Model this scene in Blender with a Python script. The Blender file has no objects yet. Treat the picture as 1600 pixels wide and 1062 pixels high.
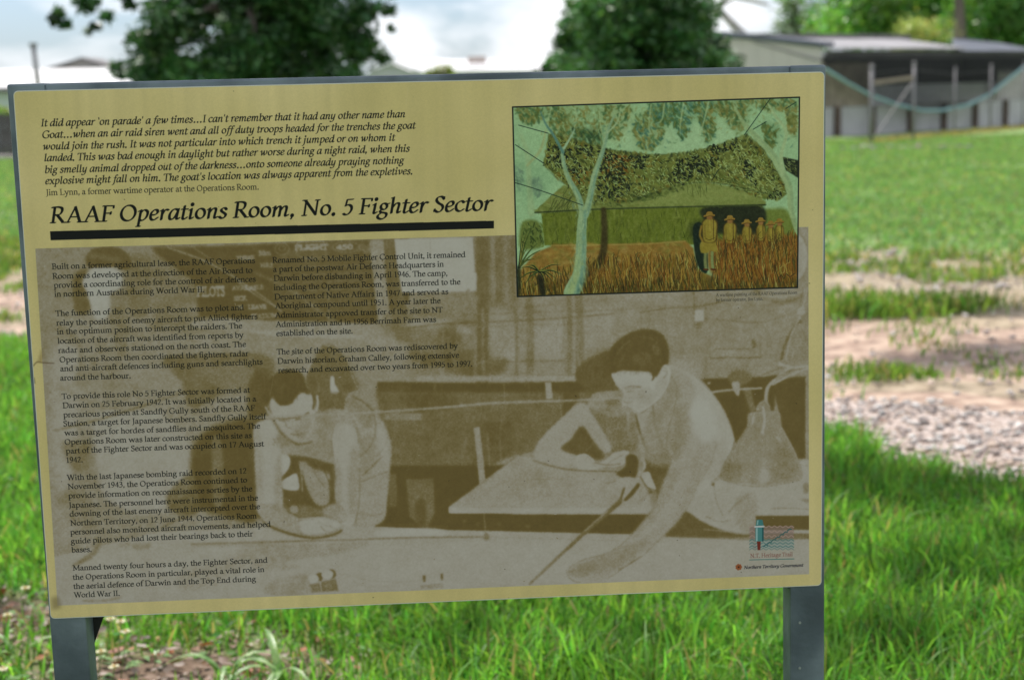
import bpy, math, random
import numpy as np
from mathutils import Vector, Matrix

# ================================================================ camera, sky, sun, exposure
scn = bpy.context.scene
COL = scn.collection
CAM = Vector((-0.0254, -2.4027, 1.600))
YAW, PITCH, ROLL = math.radians(3.458), math.radians(8.817), math.radians(-1.389)
FPX = 2500.0                                             # focal length in pixels of the 1600 px wide photograph
fwd = Vector((math.sin(YAW)*math.cos(PITCH), math.cos(YAW)*math.cos(PITCH), -math.sin(PITCH)))
rt0 = fwd.cross(Vector((0, 0, 1))).normalized(); up0 = rt0.cross(fwd)
rgt = math.cos(ROLL)*rt0+math.sin(ROLL)*up0; upv = -math.sin(ROLL)*rt0+math.cos(ROLL)*up0
cd = bpy.data.cameras.new('camera'); cam = bpy.data.objects.new('camera', cd); COL.objects.link(cam)
M = Matrix((rgt, upv, -fwd)).transposed().to_4x4(); M.translation = CAM; cam.matrix_world = M
cd.sensor_width = 36; cd.lens = 36*FPX/1600; cd.clip_start = .05; cd.clip_end = 2000
cd.dof.use_dof = True; cd.dof.focus_distance = 2.43; cd.dof.aperture_fstop = 4.9
scn.camera = cam

SUN_EL, SUN_AZ = math.radians(60), math.radians(-28)      # azimuth from +Y towards +X: the sun stands behind the sign, to the left
sun_dir = Vector((math.sin(SUN_AZ)*math.cos(SUN_EL), math.cos(SUN_AZ)*math.cos(SUN_EL), math.sin(SUN_EL)))
world = bpy.data.worlds.new("World"); scn.world = world; world.use_nodes = True
wn, wl = world.node_tree.nodes, world.node_tree.links; wn.clear()
sky = wn.new('ShaderNodeTexSky'); sky.sky_type = 'NISHITA'; sky.sun_disc = False
sky.sun_elevation = SUN_EL; sky.sun_rotation = SUN_AZ; sky.dust_density = 1.5; sky.air_density = 1.0
tc = wn.new('ShaderNodeTexCoord'); mp = wn.new('ShaderNodeMapping'); mp.inputs['Scale'].default_value = (1, 1, 2.6)
wl.new(tc.outputs['Generated'], mp.inputs['Vector'])
nz = wn.new('ShaderNodeTexNoise'); nz.inputs['Scale'].default_value = 5.5; nz.inputs['Detail'].default_value = 6; nz.inputs['Roughness'].default_value = .55; nz.inputs['Distortion'].default_value = .3
wl.new(mp.outputs['Vector'], nz.inputs['Vector'])
cr = wn.new('ShaderNodeValToRGB'); cr.color_ramp.elements[0].position = .41; cr.color_ramp.elements[1].position = .56
cr.color_ramp.elements[0].color = (.25, .25, .25, 1)
wl.new(nz.outputs['Fac'], cr.inputs['Fac'])
mx = wn.new('ShaderNodeMix'); mx.data_type = 'RGBA'
wl.new(cr.outputs['Color'], mx.inputs['Factor']); hb = wn.new('ShaderNodeVectorMath'); hb.operation = 'MULTIPLY'; hb.inputs[1].default_value = (.50, .73, 1.05); wl.new(sky.outputs['Color'], hb.inputs[0]); wl.new(hb.outputs['Vector'], mx.inputs['A']); mx.inputs['B'].default_value = (9.6, 9.7, 10.0, 1)
bg = wn.new('ShaderNodeBackground'); bg.inputs['Strength'].default_value = .10
wl.new(mx.outputs['Result'], bg.inputs['Color'])
wo = wn.new('ShaderNodeOutputWorld'); wl.new(bg.outputs['Background'], wo.inputs['Surface'])
sd = bpy.data.lights.new('sun', 'SUN'); sd.energy = 4.6; sd.angle = math.radians(.8); sd.color = (1, .95, .87)
so = bpy.data.objects.new('sun', sd); COL.objects.link(so); so.rotation_euler = sun_dir.to_track_quat('Z', 'Y').to_euler()
scn.view_settings.view_transform = 'Standard'; scn.view_settings.look = 'None'
scn.view_settings.exposure = .4; scn.view_settings.gamma = 1
scn.cycles.max_bounces = 8; scn.cycles.transparent_max_bounces = 12

random.seed(3); RG = np.random.RandomState(3)
# ---------------------------------------------------------------- printed face of the sign (drawn with numpy)
TW, TH = 2400, 1600                       # print raster, 2 px per mm of the 1.2 x 0.8 m face
HOM = np.array([[0.907499632512, -0.064978735823, -8.923012163412], [0.020890620382, 0.913424367052, -130.124072528894], [-2.562126e-05, -5.7565361e-05, 1.0]])                     # survey of the print -> millimetres on the face
def mm(p):
    p = np.asarray(p, float).reshape(-1, 2)
    q = np.c_[p, np.ones(len(p))] @ HOM.T
    return q[:, :2] / q[:, 2:3]
def px(p): return mm(p) * 2.0

def smooth(p, closed=False, n=6):
    p = np.asarray(p, float)
    if len(p) < 3: return p
    if closed: q = np.vstack([p[-1], p, p[0], p[1]])
    else: q = np.vstack([2*p[0]-p[1], p, 2*p[-1]-p[-2]])
    t = np.linspace(0, 1, n, endpoint=False)[:, None]
    out = []
    for i in range(len(q)-3):
        a, b, c, d = q[i:i+4]
        out.append(.5*((2*b)+(c-a)*t+(2*a-5*b+4*c-d)*t**2+(3*b-a-3*c+d)*t**3))
    if not closed: out.append(p[-1:])
    return np.vstack(out)

def blur1(a, r):
    # three box passes along axis 0
    r = int(round(r))
    if r < 1: return a
    for _ in range(3):
        b = np.pad(a, ((r+1, r), (0, 0)), mode='edge')
        c = np.cumsum(b, 0, dtype=np.float64)
        a = ((c[2*r+1:]-c[:-(2*r+1)])/(2*r+1)).astype(np.float32)
    return a
def blur(a, s):
    r = max(0, s*.95)
    if r < .5: return a
    return blur1(blur1(a, r).T, r).T

class Canvas:
    def __init__(self, w, h, ch=1, fill=0.5):
        self.a = np.zeros((h, w, ch), np.float32)+np.asarray(fill, np.float32); self.w, self.h = w, h
    def _mask(self, P, pad):
        x0 = max(0, int(P[:, 0].min()-pad)-1); x1 = min(self.w, int(P[:, 0].max()+pad)+2)
        y0 = max(0, int(P[:, 1].min()-pad)-1); y1 = min(self.h, int(P[:, 1].max()+pad)+2)
        return x0, y0, x1, y1
    def _cover(self, P, box):
        x0, y0, x1, y1 = box
        w, h = x1-x0, y1-y0
        m = np.zeros((h, w+2), np.float32)
        A = P; B = np.roll(P, -1, 0)
        for sub in (.25, .75):
            ys = np.arange(y0, y1)+sub
            lo = np.minimum(A[:, 1], B[:, 1]); hi = np.maximum(A[:, 1], B[:, 1])
            ri, ei = np.nonzero((ys[:, None] >= lo[None]) & (ys[:, None] < hi[None]))
            if not len(ri): continue
            a, b = A[ei], B[ei]
            xs = a[:, 0]+(ys[ri]-a[:, 1])/(b[:, 1]-a[:, 1])*(b[:, 0]-a[:, 0])
            o = np.lexsort((xs, ri)); ri, xs = ri[o], xs[o]
            # sign alternates along each row
            first = np.r_[True, ri[1:] != ri[:-1]]
            idx = np.arange(len(ri)); start = np.maximum.accumulate(np.where(first, idx, 0))
            sg = np.where((idx-start) % 2 == 0, 1., -1.).astype(np.float32)*.5
            xx = np.clip(xs-x0, 0, w); k = np.floor(xx).astype(int); f = (xx-k).astype(np.float32)
            np.add.at(m, (ri, k), sg*(1-f)); np.add.at(m, (ri, np.minimum(k+1, w+1)), sg*f)
        return np.clip(np.cumsum(m, 1)[:, :w], 0, 1)
    def poly(self, P, v, soft=0, a=1., sm=False, clip=None):
        P = np.asarray(P, float)
        if sm: P = smooth(P, True)
        box = self._mask(P, soft*3+2)
        if box[2] <= box[0] or box[3] <= box[1]: return
        m = blur(self._cover(P, box), soft)*a
        self._mix(box, m, v, clip)
    def _mix(self, box, m, v, clip=None):
        x0, y0, x1, y1 = box
        if clip is not None: m = m*clip[y0:y1, x0:x1]
        s = self.a[y0:y1, x0:x1]
        s += (np.asarray(v, np.float32)-s)*m[..., None]
    def line(self, P, w, v, soft=0, a=1., sm=True, clip=None):
        P = np.asarray(P, float)
        if sm: P = smooth(P)
        w = np.broadcast_to(np.asarray(w, float), (len(P),)) if np.ndim(w) == 0 else np.interp(np.linspace(0, 1, len(P)), np.linspace(0, 1, len(w)), w)
        box = self._mask(P, w.max()/2+soft*3+2); x0, y0, x1, y1 = box
        if x1 <= x0 or y1 <= y0: return
        m = np.zeros((y1-y0, x1-x0), np.float32)
        for i in range(len(P)-1):
            A, B = P[i], P[i+1]; r = (w[i]+w[i+1])/4; q = r+1.5
            bx0 = max(x0, int(min(A[0], B[0])-q)); bx1 = min(x1, int(max(A[0], B[0])+q)+2)
            by0 = max(y0, int(min(A[1], B[1])-q)); by1 = min(y1, int(max(A[1], B[1])+q)+2)
            if bx1 <= bx0 or by1 <= by0: continue
            X = np.arange(bx0, bx1)[None]+.5-A[0]; Y = np.arange(by0, by1)[:, None]+.5-A[1]
            d = B-A; L = max(d@d, 1e-9); t = np.clip((X*d[0]+Y*d[1])/L, 0, 1)
            D = np.hypot(X-t*d[0], Y-t*d[1])
            c = np.clip(r-D+.5, 0, 1)*min(1, r*2+.2)
            s = m[by0-y0:by1-y0, bx0-x0:bx1-x0]; np.maximum(s, c, out=s)
        self._mix(box, blur(m, soft)*a, v, clip)

def vnoise(h, w, cell, seed, oct=3):
    rg = np.random.RandomState(seed); out = np.zeros((h, w), np.float32); amp = 1.; tot = 0
    for o in range(oct):
        c = max(1., cell/2**o); cx = c*1.0
        gh, gw = int(h/c)+3, int(w/cx)+3
        g = rg.rand(gh, gw).astype(np.float32)
        y = np.arange(h)/c; x = np.arange(w)/cx
        yi = y.astype(int); xi = x.astype(int); fy = (y-yi); fx = (x-xi)
        fy = (fy*fy*(3-2*fy)).astype(np.float32)[:, None]; fx = (fx*fx*(3-2*fx)).astype(np.float32)[None]
        r0 = g[yi]*(1-fy)+g[yi+1]*fy
        out += amp*(r0[:, xi]*(1-fx)+r0[:, xi+1]*fx); tot += amp; amp *= .5
    return out/tot

# ---- lettering: an old-style book face written with a broad nib; em = 100
# c curve, s straight, b serif (x, y, half width), h flag serif, t thin line, d dot, o ellipse (cx, cy, rx, ry)
G = {
'a': (50, 'c 10,36 15,43 24,45 32,41 34,33 34,9 37,2 42,1 47,4|c 34,28 20,25 9,17 8,8 14,1 23,2 34,10'),
'b': (55, 's 13,70 13,3|h 13,70|c 13,36 22,45 33,45 46,37 49,24 44,8 31,0 21,0 13,4'),
'c': (44, 'c 39,38 32,45 24,45 10,36 6,22 11,7 23,0 32,2 41,8'),
'd': (61, 'c 44,41 32,46 20,43 9,33 7,19 12,4 24,0 34,3 44,12|s 45,70 45,3|h 45,70|b 50,1,6'),
'e': (48, 's 8,25 41,28|c 41,28 38,40 27,46 13,39 7,23 11,8 22,0 33,2 43,9'),
'f': (33, 'c 35,67 30,71 22,69 17,60 16,48|s 16,50 16,1|t 4,44 30,44|b 17,1,10'),
'g': (56, 'o 25,31,15,14|c 17,18 11,12 14,6 26,5 41,3 47,-6 42,-18 25,-25 9,-20 5,-11 10,-3 18,3|t 37,42 50,44'),
'h': (58, 's 13,70 13,1|h 13,70|b 13,1,9|c 13,34 24,44 34,45 42,40 44,30|s 44,31 44,1|b 44,1,9'),
'i': (29, 's 14,44 14,1|h 14,44|b 14,1,9|d 14,64'),
'j': (25, 'c 15,44 15,20 15,0 12,-16 5,-24 -4,-26|h 15,44|d 15,64'),
'k': (56, 's 13,70 13,1|h 13,70|b 13,1,9|t 14,22 40,43|b 41,44,8|s 23,28 48,2|b 51,1,6'),
'l': (29, 's 14,70 14,1|h 14,70|b 14,1,9'),
'm': (88, 's 13,44 13,1|h 13,44|b 13,1,9|c 13,34 24,44 33,45 41,40 43,30|s 43,31 43,1|b 43,1,9|c 43,34 54,44 63,45 71,40 73,30|s 73,31 73,1|b 74,1,9'),
'n': (58, 's 13,44 13,1|h 13,44|b 13,1,9|c 13,34 24,44 34,45 42,40 44,30|s 44,31 44,1|b 44,1,9'),
'o': (55, 'o 27,23,21,22'),
'p': (60, 's 14,44 14,-25|h 14,44|b 14,-26,10|c 14,36 24,45 35,45 49,37 52,24 47,8 34,0 23,0 14,5'),
'q': (56, 's 44,43 44,-25|b 45,-26,9|c 44,41 34,46 22,44 10,34 7,20 12,5 24,0 34,3 44,12'),
'r': (40, 's 13,44 13,1|h 13,44|b 14,1,10|c 13,32 20,42 28,46 36,43'),
's': (42, 'c 34,37 28,44 19,45 10,39 11,31 22,24 34,17 35,8 27,0 16,0 7,8'),
't': (33, 'c 14,56 14,20 15,6 20,0 26,1 32,5|t 3,44 30,44'),
'u': (60, 'c 13,44 13,20 15,6 23,0 33,2 45,12|s 45,44 45,2|h 13,44|h 45,44|b 51,1,6'),
'v': (56, 's 9,44 29,2|t 29,2 47,44|b 8,45,8|b 47,45,7'),
'w': (83, 's 9,44 25,2|t 25,2 41,42|s 41,44 59,2|t 59,2 75,44|b 8,45,8|b 75,45,7'),
'x': (52, 's 9,44 42,2|t 41,44 10,2|b 9,45,7|b 42,45,6|b 9,1,7|b 43,1,7'),
'y': (56, 's 9,44 29,5|c 48,44 29,2 21,-16 13,-25 4,-22|b 8,45,8|b 47,45,7'),
'z': (50, 't 7,43 42,43|s 42,43 8,2|t 7,2 43,2|t 7,43 7,36|t 43,2 44,9'),
'A': (78, 't 39,68 13,2|s 38,68 66,2|t 22,24 56,24|b 12,1,9|b 67,1,10'),
'B': (61, 's 15,67 15,2|c 6,68 32,69 45,62 44,46 33,37 15,36|c 33,37 50,31 54,18 46,5 30,1 6,1'),
'C': (71, 'c 64,56 54,66 42,68 22,63 8,45 7,27 17,8 38,-1 54,2 66,12|t 64,66 64,54'),
'D': (77, 's 16,67 16,2|c 6,68 34,69 56,65 70,50 71,32 62,11 42,1 6,1'),
'E': (61, 's 15,67 15,2|t 5,68 51,68|t 51,68 52,58|t 15,36 43,36|t 43,41 43,31|t 5,1 54,1|t 54,1 56,12'),
'F': (56, 's 15,67 15,2|t 5,68 51,68|t 51,68 52,58|t 15,36 42,36|t 42,41 42,31|b 16,1,11'),
'G': (76, 'c 64,57 54,66 42,68 22,63 8,45 7,27 17,8 38,-1 54,1 65,7|s 65,29 65,7|b 64,30,9|t 64,66 64,55'),
'H': (83, 's 17,67 17,2|s 66,67 66,2|t 17,36 66,36|b 17,68,10|b 66,68,10|b 17,1,10|b 66,1,10'),
'I': (34, 's 17,67 17,2|b 17,68,10|b 17,1,10'),
'J': (33, 'c 18,67 18,40 18,10 14,-8 3,-16|b 18,68,10'),
'K': (73, 's 16,67 16,2|b 16,68,10|b 16,1,10|t 17,33 54,66|b 56,68,9|s 27,40 62,4|b 67,1,8'),
'L': (61, 's 16,67 16,2|b 16,68,10|t 6,1 55,1|t 55,1 57,14'),
'M': (95, 't 14,2 18,66|s 17,67 46,8|t 46,8 77,67|s 77,67 81,2|b 11,68,7|b 82,68,7|b 13,1,9|b 81,1,10'),
'N': (83, 't 16,66 16,2|s 13,67 66,5|t 67,67 67,2|b 10,68,8|b 16,1,9|b 67,68,9'),
'O': (79, 'o 39,34,31,34'),
'P': (60, 's 15,67 15,2|c 5,68 32,69 48,64 52,50 46,37 31,32 15,33|b 16,1,11'),
'R': (67, 's 15,67 15,2|c 5,68 31,69 46,64 49,52 43,39 30,34 15,35|s 29,35 57,4|b 63,1,7|b 15,1,10'),
'S': (53, 'c 43,57 35,66 25,68 12,62 11,50 23,38 38,30 44,18 37,4 23,-1 8,8|t 43,66 43,55|t 8,13 8,2'),
'T': (61, 't 2,67 58,67|t 2,67 2,56|t 58,67 58,56|s 30,67 30,2|b 30,1,11'),
'U': (78, 'c 16,67 16,40 16,20 23,3 40,-1 57,4 63,18 63,40 63,67|b 16,68,10|b 63,68,9'),
'V': (72, 's 11,67 36,2|t 36,2 62,67|b 11,68,9|b 62,68,9'),
'W': (100, 's 11,67 31,2|t 31,2 51,65|s 51,67 71,2|t 71,2 92,67|b 10,68,9|b 51,68,8|b 92,68,8'),
'Y': (67, 's 10,67 34,34|t 34,34 58,67|s 34,34 34,2|b 34,1,10|b 10,68,9|b 58,68,8'),
'0': (50, 'o 25,34,18,34'), '1': (50, 's 27,67 27,2|t 14,60 27,67|b 27,1,12'),
'2': (50, 'c 9,54 15,65 25,68 37,62 39,49 30,32 9,4|t 8,3 42,3'),
'3': (50, 'c 9,60 20,68 33,65 37,54 32,43 19,37|c 19,37 35,36 41,21 33,4 17,-1 7,4'),
'4': (50, 't 34,67 6,21|t 5,20 46,20|s 35,67 35,1'),
'5': (50, 't 15,66 41,67|t 15,66 12,39|c 12,39 26,43 38,35 40,19 30,3 16,-1 7,4'),
'6': (50, 'c 40,67 22,58 10,38 9,17 17,1 31,0 41,12 38,31 26,39 11,30'),
'7': (50, 't 8,66 43,66|s 43,66 20,1|t 8,66 8,58'),
'8': (50, 'o 25,52,13,15|o 25,18,17,18'),
'9': (50, 'c 10,1 28,10 40,30 41,51 33,67 19,68 9,56 12,37 24,29 39,38'),
'.': (25, 'd 12,3'), ',': (25, 'd 12,3|t 15,2 9,-12'), '\u2026': (100, 'd 17,3|d 50,3|d 83,3'),
"'": (22, 't 11,70 11,52'), '`': (22, 't 8,70 14,52'), '-': (33, 't 5,23 28,23'), ' ': (25, ''),
}
GI = dict(G)
GI.update({
'a': (53, 'c 42,40 31,46 17,41 7,23 9,4 20,1 32,13 42,38|c 43,46 40,20 39,6 43,1 51,6'),
'b': (52, 's 12,70 12,6|h 12,70|c 12,32 24,45 36,45 46,34 42,13 29,1 18,0 12,6'),
'd': (54, 'c 42,40 31,46 17,41 7,23 9,4 20,1 32,13 42,38|c 43,70 42,30 40,6 44,1 52,6|h 43,70'),
'e': (44, 'c 9,22 26,24 36,33 32,44 20,44 8,31 7,12 15,1 27,2 38,10'),
'f': (34, 'c 43,66 36,71 28,68 23,56 19,30 15,0 9,-18 -1,-24|t 8,44 36,44'),
'g': (50, 'o 24,31,14,14|c 16,18 10,12 13,6 24,4 37,1 41,-7 36,-18 21,-25 6,-20 2,-11 7,-4 16,2|t 35,42 47,44'),
'h': (55, 's 12,70 12,1|h 12,70|c 12,22 22,38 33,45 41,40 40,24 38,8 42,1 50,6'),
'i': (30, 't 5,39 13,44|c 14,45 13,20 12,6 16,1 24,6|d 15,64'),
'j': (30, 't 6,39 15,44|c 16,45 15,20 13,-6 7,-20 -4,-25|d 17,64'),
'k': (54, 's 12,70 12,1|h 12,70|c 14,20 30,42 41,44 42,34 30,25 16,24|c 24,25 34,8 42,1 50,6'),
'l': (30, 'c 14,70 13,30 12,6 16,1 24,6|h 14,70'),
'm': (83, 't 4,39 12,44|s 13,45 12,1|c 12,22 22,38 31,45 38,40 38,24 37,1|c 37,22 47,38 57,45 65,40 65,24 63,8 67,1 76,6'),
'n': (55, 't 4,39 12,44|s 13,45 12,1|c 12,22 22,38 33,45 41,40 40,24 38,8 42,1 50,6'),
'o': (52, 'o 26,23,19,22'),
'p': (54, 't 5,40 14,45|s 15,45 11,-25|b 11,-26,8|c 13,30 24,43 36,45 46,34 42,13 29,1 18,0 12,6'),
'r': (40, 't 4,39 12,44|s 13,45 12,1|c 12,20 20,37 29,45 38,42'),
's': (40, 'c 33,37 27,44 18,44 10,38 13,30 22,24 32,16 31,7 23,0 14,0 5,7'),
't': (34, 'c 16,58 14,20 13,6 18,0 24,2 31,7|t 4,44 32,44'),
'u': (56, 't 5,39 13,44|c 14,45 12,20 13,5 20,0 30,8 41,28|c 42,45 40,20 39,6 43,1 51,6'),
'v': (52, 'c 5,38 12,45 16,36 19,2|c 19,2 36,14 44,30 40,44'),
'w': (78, 'c 5,38 12,45 16,36 18,2|c 18,2 32,18 40,42|c 40,44 42,24 43,2|c 43,2 60,14 69,30 65,44'),
'y': (54, 't 5,39 13,44|c 14,45 12,20 14,6 21,1 31,9 41,28|c 43,45 40,14 36,-8 26,-22 8,-25 2,-19'),
})
_gc = {}
def glyph(ch, it):
    k = (ch, it)
    if k in _gc: return _gc[k]
    w, src = (GI if it else G).get(ch, G[' ']); segs = []
    for s in src.split('|'):
        if not s: continue
        kind, rest = s[0], s[2:]
        if kind in 'bod' or kind == 'h':
            v = [float(q) for q in rest.split(',')]
            if kind == 'b': segs.append((np.array([[v[0]-v[2], v[1]], [v[0]+v[2], v[1]]]), 1))
            if kind == 'h': segs.append((np.array([[v[0]-8, v[1]-2.5], [v[0], v[1]]]), 1))
            if kind == 'd': segs.append((np.array([[v[0], v[1]], [v[0]+.1, v[1]]]), 2))
            if kind == 'o':
                t = np.linspace(0, 2*np.pi, 25); segs.append((np.c_[v[0]+v[2]*np.cos(t), v[1]+v[3]*np.sin(t)], 0))
        else:
            p = np.array([[float(c) for c in q.split(',')] for q in rest.split(' ')])
            segs.append((smooth(p, n=5) if kind == 'c' else p, 1 if kind == 't' else 0))
    A = np.vstack([s[0][:-1] for s in segs]) if segs else np.zeros((0, 2)); B = np.vstack([s[0][1:] for s in segs]) if segs else A
    K = np.concatenate([[s[1]]*(len(s[0])-1) for s in segs]) if segs else np.zeros(0)
    _gc[k] = (w, A, B, K); return _gc[k]
def textw(s, it, track=0): return sum(glyph(c, it)[0]+track for c in s)
def nib(weight, it):
    a, b, th = weight, weight*.42, math.radians(24)
    Rm = np.array([[math.cos(th), math.sin(th)], [-math.sin(th), math.cos(th)]])
    return np.diag([1/a, 1/b]) @ Rm
def text(cv, s, u, v, size, col, it=False, weight=4.2, slant=0., xs=1., track=0, soft=0, alpha=1., rot=0., plain=False):
    # u, v: start of the baseline in raster px; size: em in raster px
    k = size/100.; pen = u; cr, sr = math.cos(rot), math.sin(rot)
    for ch in s:
        w, A, B, K = glyph(ch, it)
        if len(A):
            N = [nib(weight, it), nib(weight*.74, it), np.eye(2)/(weight*1.35)]
            if plain: N = [np.eye(2)/weight]*3
            # glyph space -> raster: x = pen + k*xs*(gx + slant*gy), y = v - k*gy
            M = np.array([[k*xs, k*xs*slant], [0, -k]]); M = np.array([[cr, -sr], [sr, cr]]) @ M
            c = np.vstack([A, B]) @ M.T+[pen, v if rot == 0 else v+(pen-u)*math.tan(rot)]
            o = np.array([pen, v if rot == 0 else v+(pen-u)*math.tan(rot)])
            pad = weight*k*1.6+2
            x0, y0 = np.maximum(0, (c.min(0)-pad).astype(int)); x1, y1 = (c.max(0)+pad+1).astype(int)
            x1 = min(x1, cv.w); y1 = min(y1, cv.h)
            if x1 > x0 and y1 > y0:
                Y, X = np.mgrid[y0:y1, x0:x1]; q = (np.c_[X.ravel()+.5, Y.ravel()+.5]-o) @ np.linalg.inv(M).T
                cov = np.zeros(len(q), np.float32)
                for kk in (0, 1, 2):
                    sel = K == kk
                    if not sel.any(): continue
                    if kk == 1 and plain and False: continue
                    Q = q @ N[kk].T; a = A[sel] @ N[kk].T; b = B[sel] @ N[kk].T
                    d = b-a; L = np.maximum((d*d).sum(1), 1e-9)
                    r = Q[:, None]-a[None]; t = np.clip((r*d[None]).sum(2)/L, 0, 1)
                    e = r-t[..., None]*d[None]; D = np.sqrt((e*e).sum(2))
                    # pixel scale of the pen-space distance at the nearest stroke
                    j = D.argmin(1); I = np.arange(len(q)); Dm = D[I, j]; ev = e[I, j]/np.maximum(Dm, 1e-6)[:, None]
                    g = (ev @ N[kk] @ np.linalg.inv(M)); sc = 1/np.maximum(np.hypot(g[:, 0], g[:, 1]), 1e-6)
                    cov = np.maximum(cov, np.clip((1-Dm)*sc+.5, 0, 1))
                m = cov.reshape(y1-y0, x1-x0)
                cv._mix((x0, y0, x1, y1), blur(m, soft)*alpha, col)
        pen += (w+track)*k*xs
    return pen
def fitline(cv, s, p0, p1, size, col, **kw):
    # p0, p1: surveyed ends of the baseline
    (u0, v0), (u1, v1) = px([p0, p1])
    it = kw.get('it', False); W = textw(s, it)*size/100
    return text(cv, s, u0, (v0+v1)/2, size, col, xs=(u1-u0)/W, **kw)
INK = (.05, .06, .06)
QUOTE = [
 ("It did appear `on parade' a few times\u2026I can't remember that it had any other name than", (63,194), (633,187)),
 ("Goat\u2026when an air raid siren went and all off duty troops headed for the trenches the goat", (65,213), (649,204)),
 ("would join the rush. It was not particular into which trench it jumped or on whom it", (66,231), (617,223)),
 ("landed. This was bad enough in daylight but rather worse during a night raid, when this", (68,249), (640,240)),
 ("big smelly animal dropped out of the darkness\u2026onto someone already praying nothing", (69,268), (631,258)),
 ("explosive might fall on him. The goat's location was always apparent from the expletives.", (70,286), (645,274)),
]
COL1 = [
 ("Built on a former agricultural lease, the RAAF Operations", (81,420), (399,411)),
 ("Room was developed at the direction of the Air Board to", (82,435), (395,426)),
 ("provide a coordinating role for the control of air defences", (84,449), (400,440)),
 ("in northern Australia during World War II.", (85,463), (320,456)),
 ("The function of the Operations Room was to plot and", (87,493), (382,484)),
 ("relay the positions of enemy aircraft to put Allied fighters", (88,508), (403,498)),
 ("in the optimum position to intercept the raiders. The", (89,522), (379,512)),
 ("location of the aircraft was identified from reports by", (90,536), (381,527)),
 ("radar and observers stationed on the north coast. The", (91,551), (385,541)),
 ("Operations Room then coordinated the fighters, radar", (93,565), (389,556)),
 ("and anti-aircraft defences including guns and searchlights", (94,579), (411,569)),
 ("around the harbour.", (94,594), (205,590)),
 ("To provide this role No 5 Fighter Sector was formed at", (97,623), (391,612)),
 ("Darwin on 25 February 1942. It was initially located in a", (98,637), (401,626)),
 ("precarious position at Sandfly Gully south of the RAAF", (99,651), (399,641)),
 ("Station, a target for Japanese bombers. Sandfly Gully itself", (99,666), (416,653)),
 ("was a target for hordes of sandflies and mosquitoes. The", (101,680), (407,668)),
 ("Operations Room was later constructed on this site as", (101,694), (394,683)),
 ("part of the Fighter Sector and was occupied on 17 August", (103,708), (413,696)),
 ("1942.", (103,722), (130,721)),
 ("With the last Japanese bombing raid recorded on 12", (105,750), (386,738)),
 ("November 1943, the Operations Room continued to", (106,764), (387,752)),
 ("provide information on reconnaissance sorties by the", (107,778), (395,766)),
 ("Japanese. The personnel here were instrumental in the", (108,793), (404,780)),
 ("downing of the last enemy aircraft intercepted over the", (109,806), (407,794)),
 ("Northern Territory, on 12 June 1944. Operations Room", (110,821), (402,808)),
 ("personnel also monitored aircraft movements, and helped", (110,835), (424,821)),
 ("guide pilots who had lost their bearings back to their", (111,849), (396,836)),
 ("bases.", (112,862), (144,861)),
 ("Manned twenty four hours a day, the Fighter Sector, and", (114,891), (419,877)),
 ("the Operations Room in particular, played a vital role in", (114,905), (414,892)),
 ("the aerial defence of Darwin and the Top End during", (115,920), (401,906)),
 ("World War II.", (116,932), (188,930)),
]
COL2 = [
 ("Renamed No. 5 Mobile Fighter Control Unit, it remained", (426,410), (728,402)),
 ("a part of the postwar Air Defence Headquarters in", (427,424), (694,417)),
 ("Darwin before disbanding in April 1946. The camp,", (428,439), (700,430)),
 ("including the Operations Room, was transferred to the", (428,453), (720,444)),
 ("Department of Native Affairs in 1947 and served as", (429,467), (701,460)),
 ("Aboriginal compound until 1951. A year later the", (430,481), (689,474)),
 ("Administrator approved transfer of the site to NT", (430,496), (692,488)),
 ("Administration and in 1956 Berrimah Farm was", (431,510), (682,503)),
 ("established on the site.", (432,524), (552,521)),
 ("The site of the Operations Room was rediscovered by", (433,552), (716,545)),
 ("Darwin historian, Graham Calley, following extensive", (434,567), (718,559)),
 ("research, and excavated over two years from 1995 to 1997.", (435,581), (739,573)),
]
def draw_text(cv):
    for s, a, b in QUOTE: fitline(cv, s, a, b, 30.5, INK, it=True, weight=6.3, slant=.2, alpha=.93)
    fitline(cv, "Jim Lynn, a former wartime operator at the Operations Room.", (72,304), (405,297), 24.8, INK, weight=5.2, alpha=.95)
    fitline(cv, "RAAF Operations Room, No. 5 Fighter Sector", (77,346), (768,331), 67, INK, it=True, weight=6.4, slant=.2)
    cv.poly(px([(78,361),(772,345),(772,357),(79,375)]), INK)
    for s, a, b in COL1+COL2: fitline(cv, s, a, b, 23.8, INK, weight=5.6, alpha=1.)
    fitline(cv, "A wartime painting of the RAAF Operations Room", (1119,463), (1246,459.5), 13.5, INK, weight=4.4, alpha=.8)
    fitline(cv, "by former operator, Jim Lynn.", (1119,471), (1193,469), 13.5, INK, weight=4.4, alpha=.8)
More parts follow.
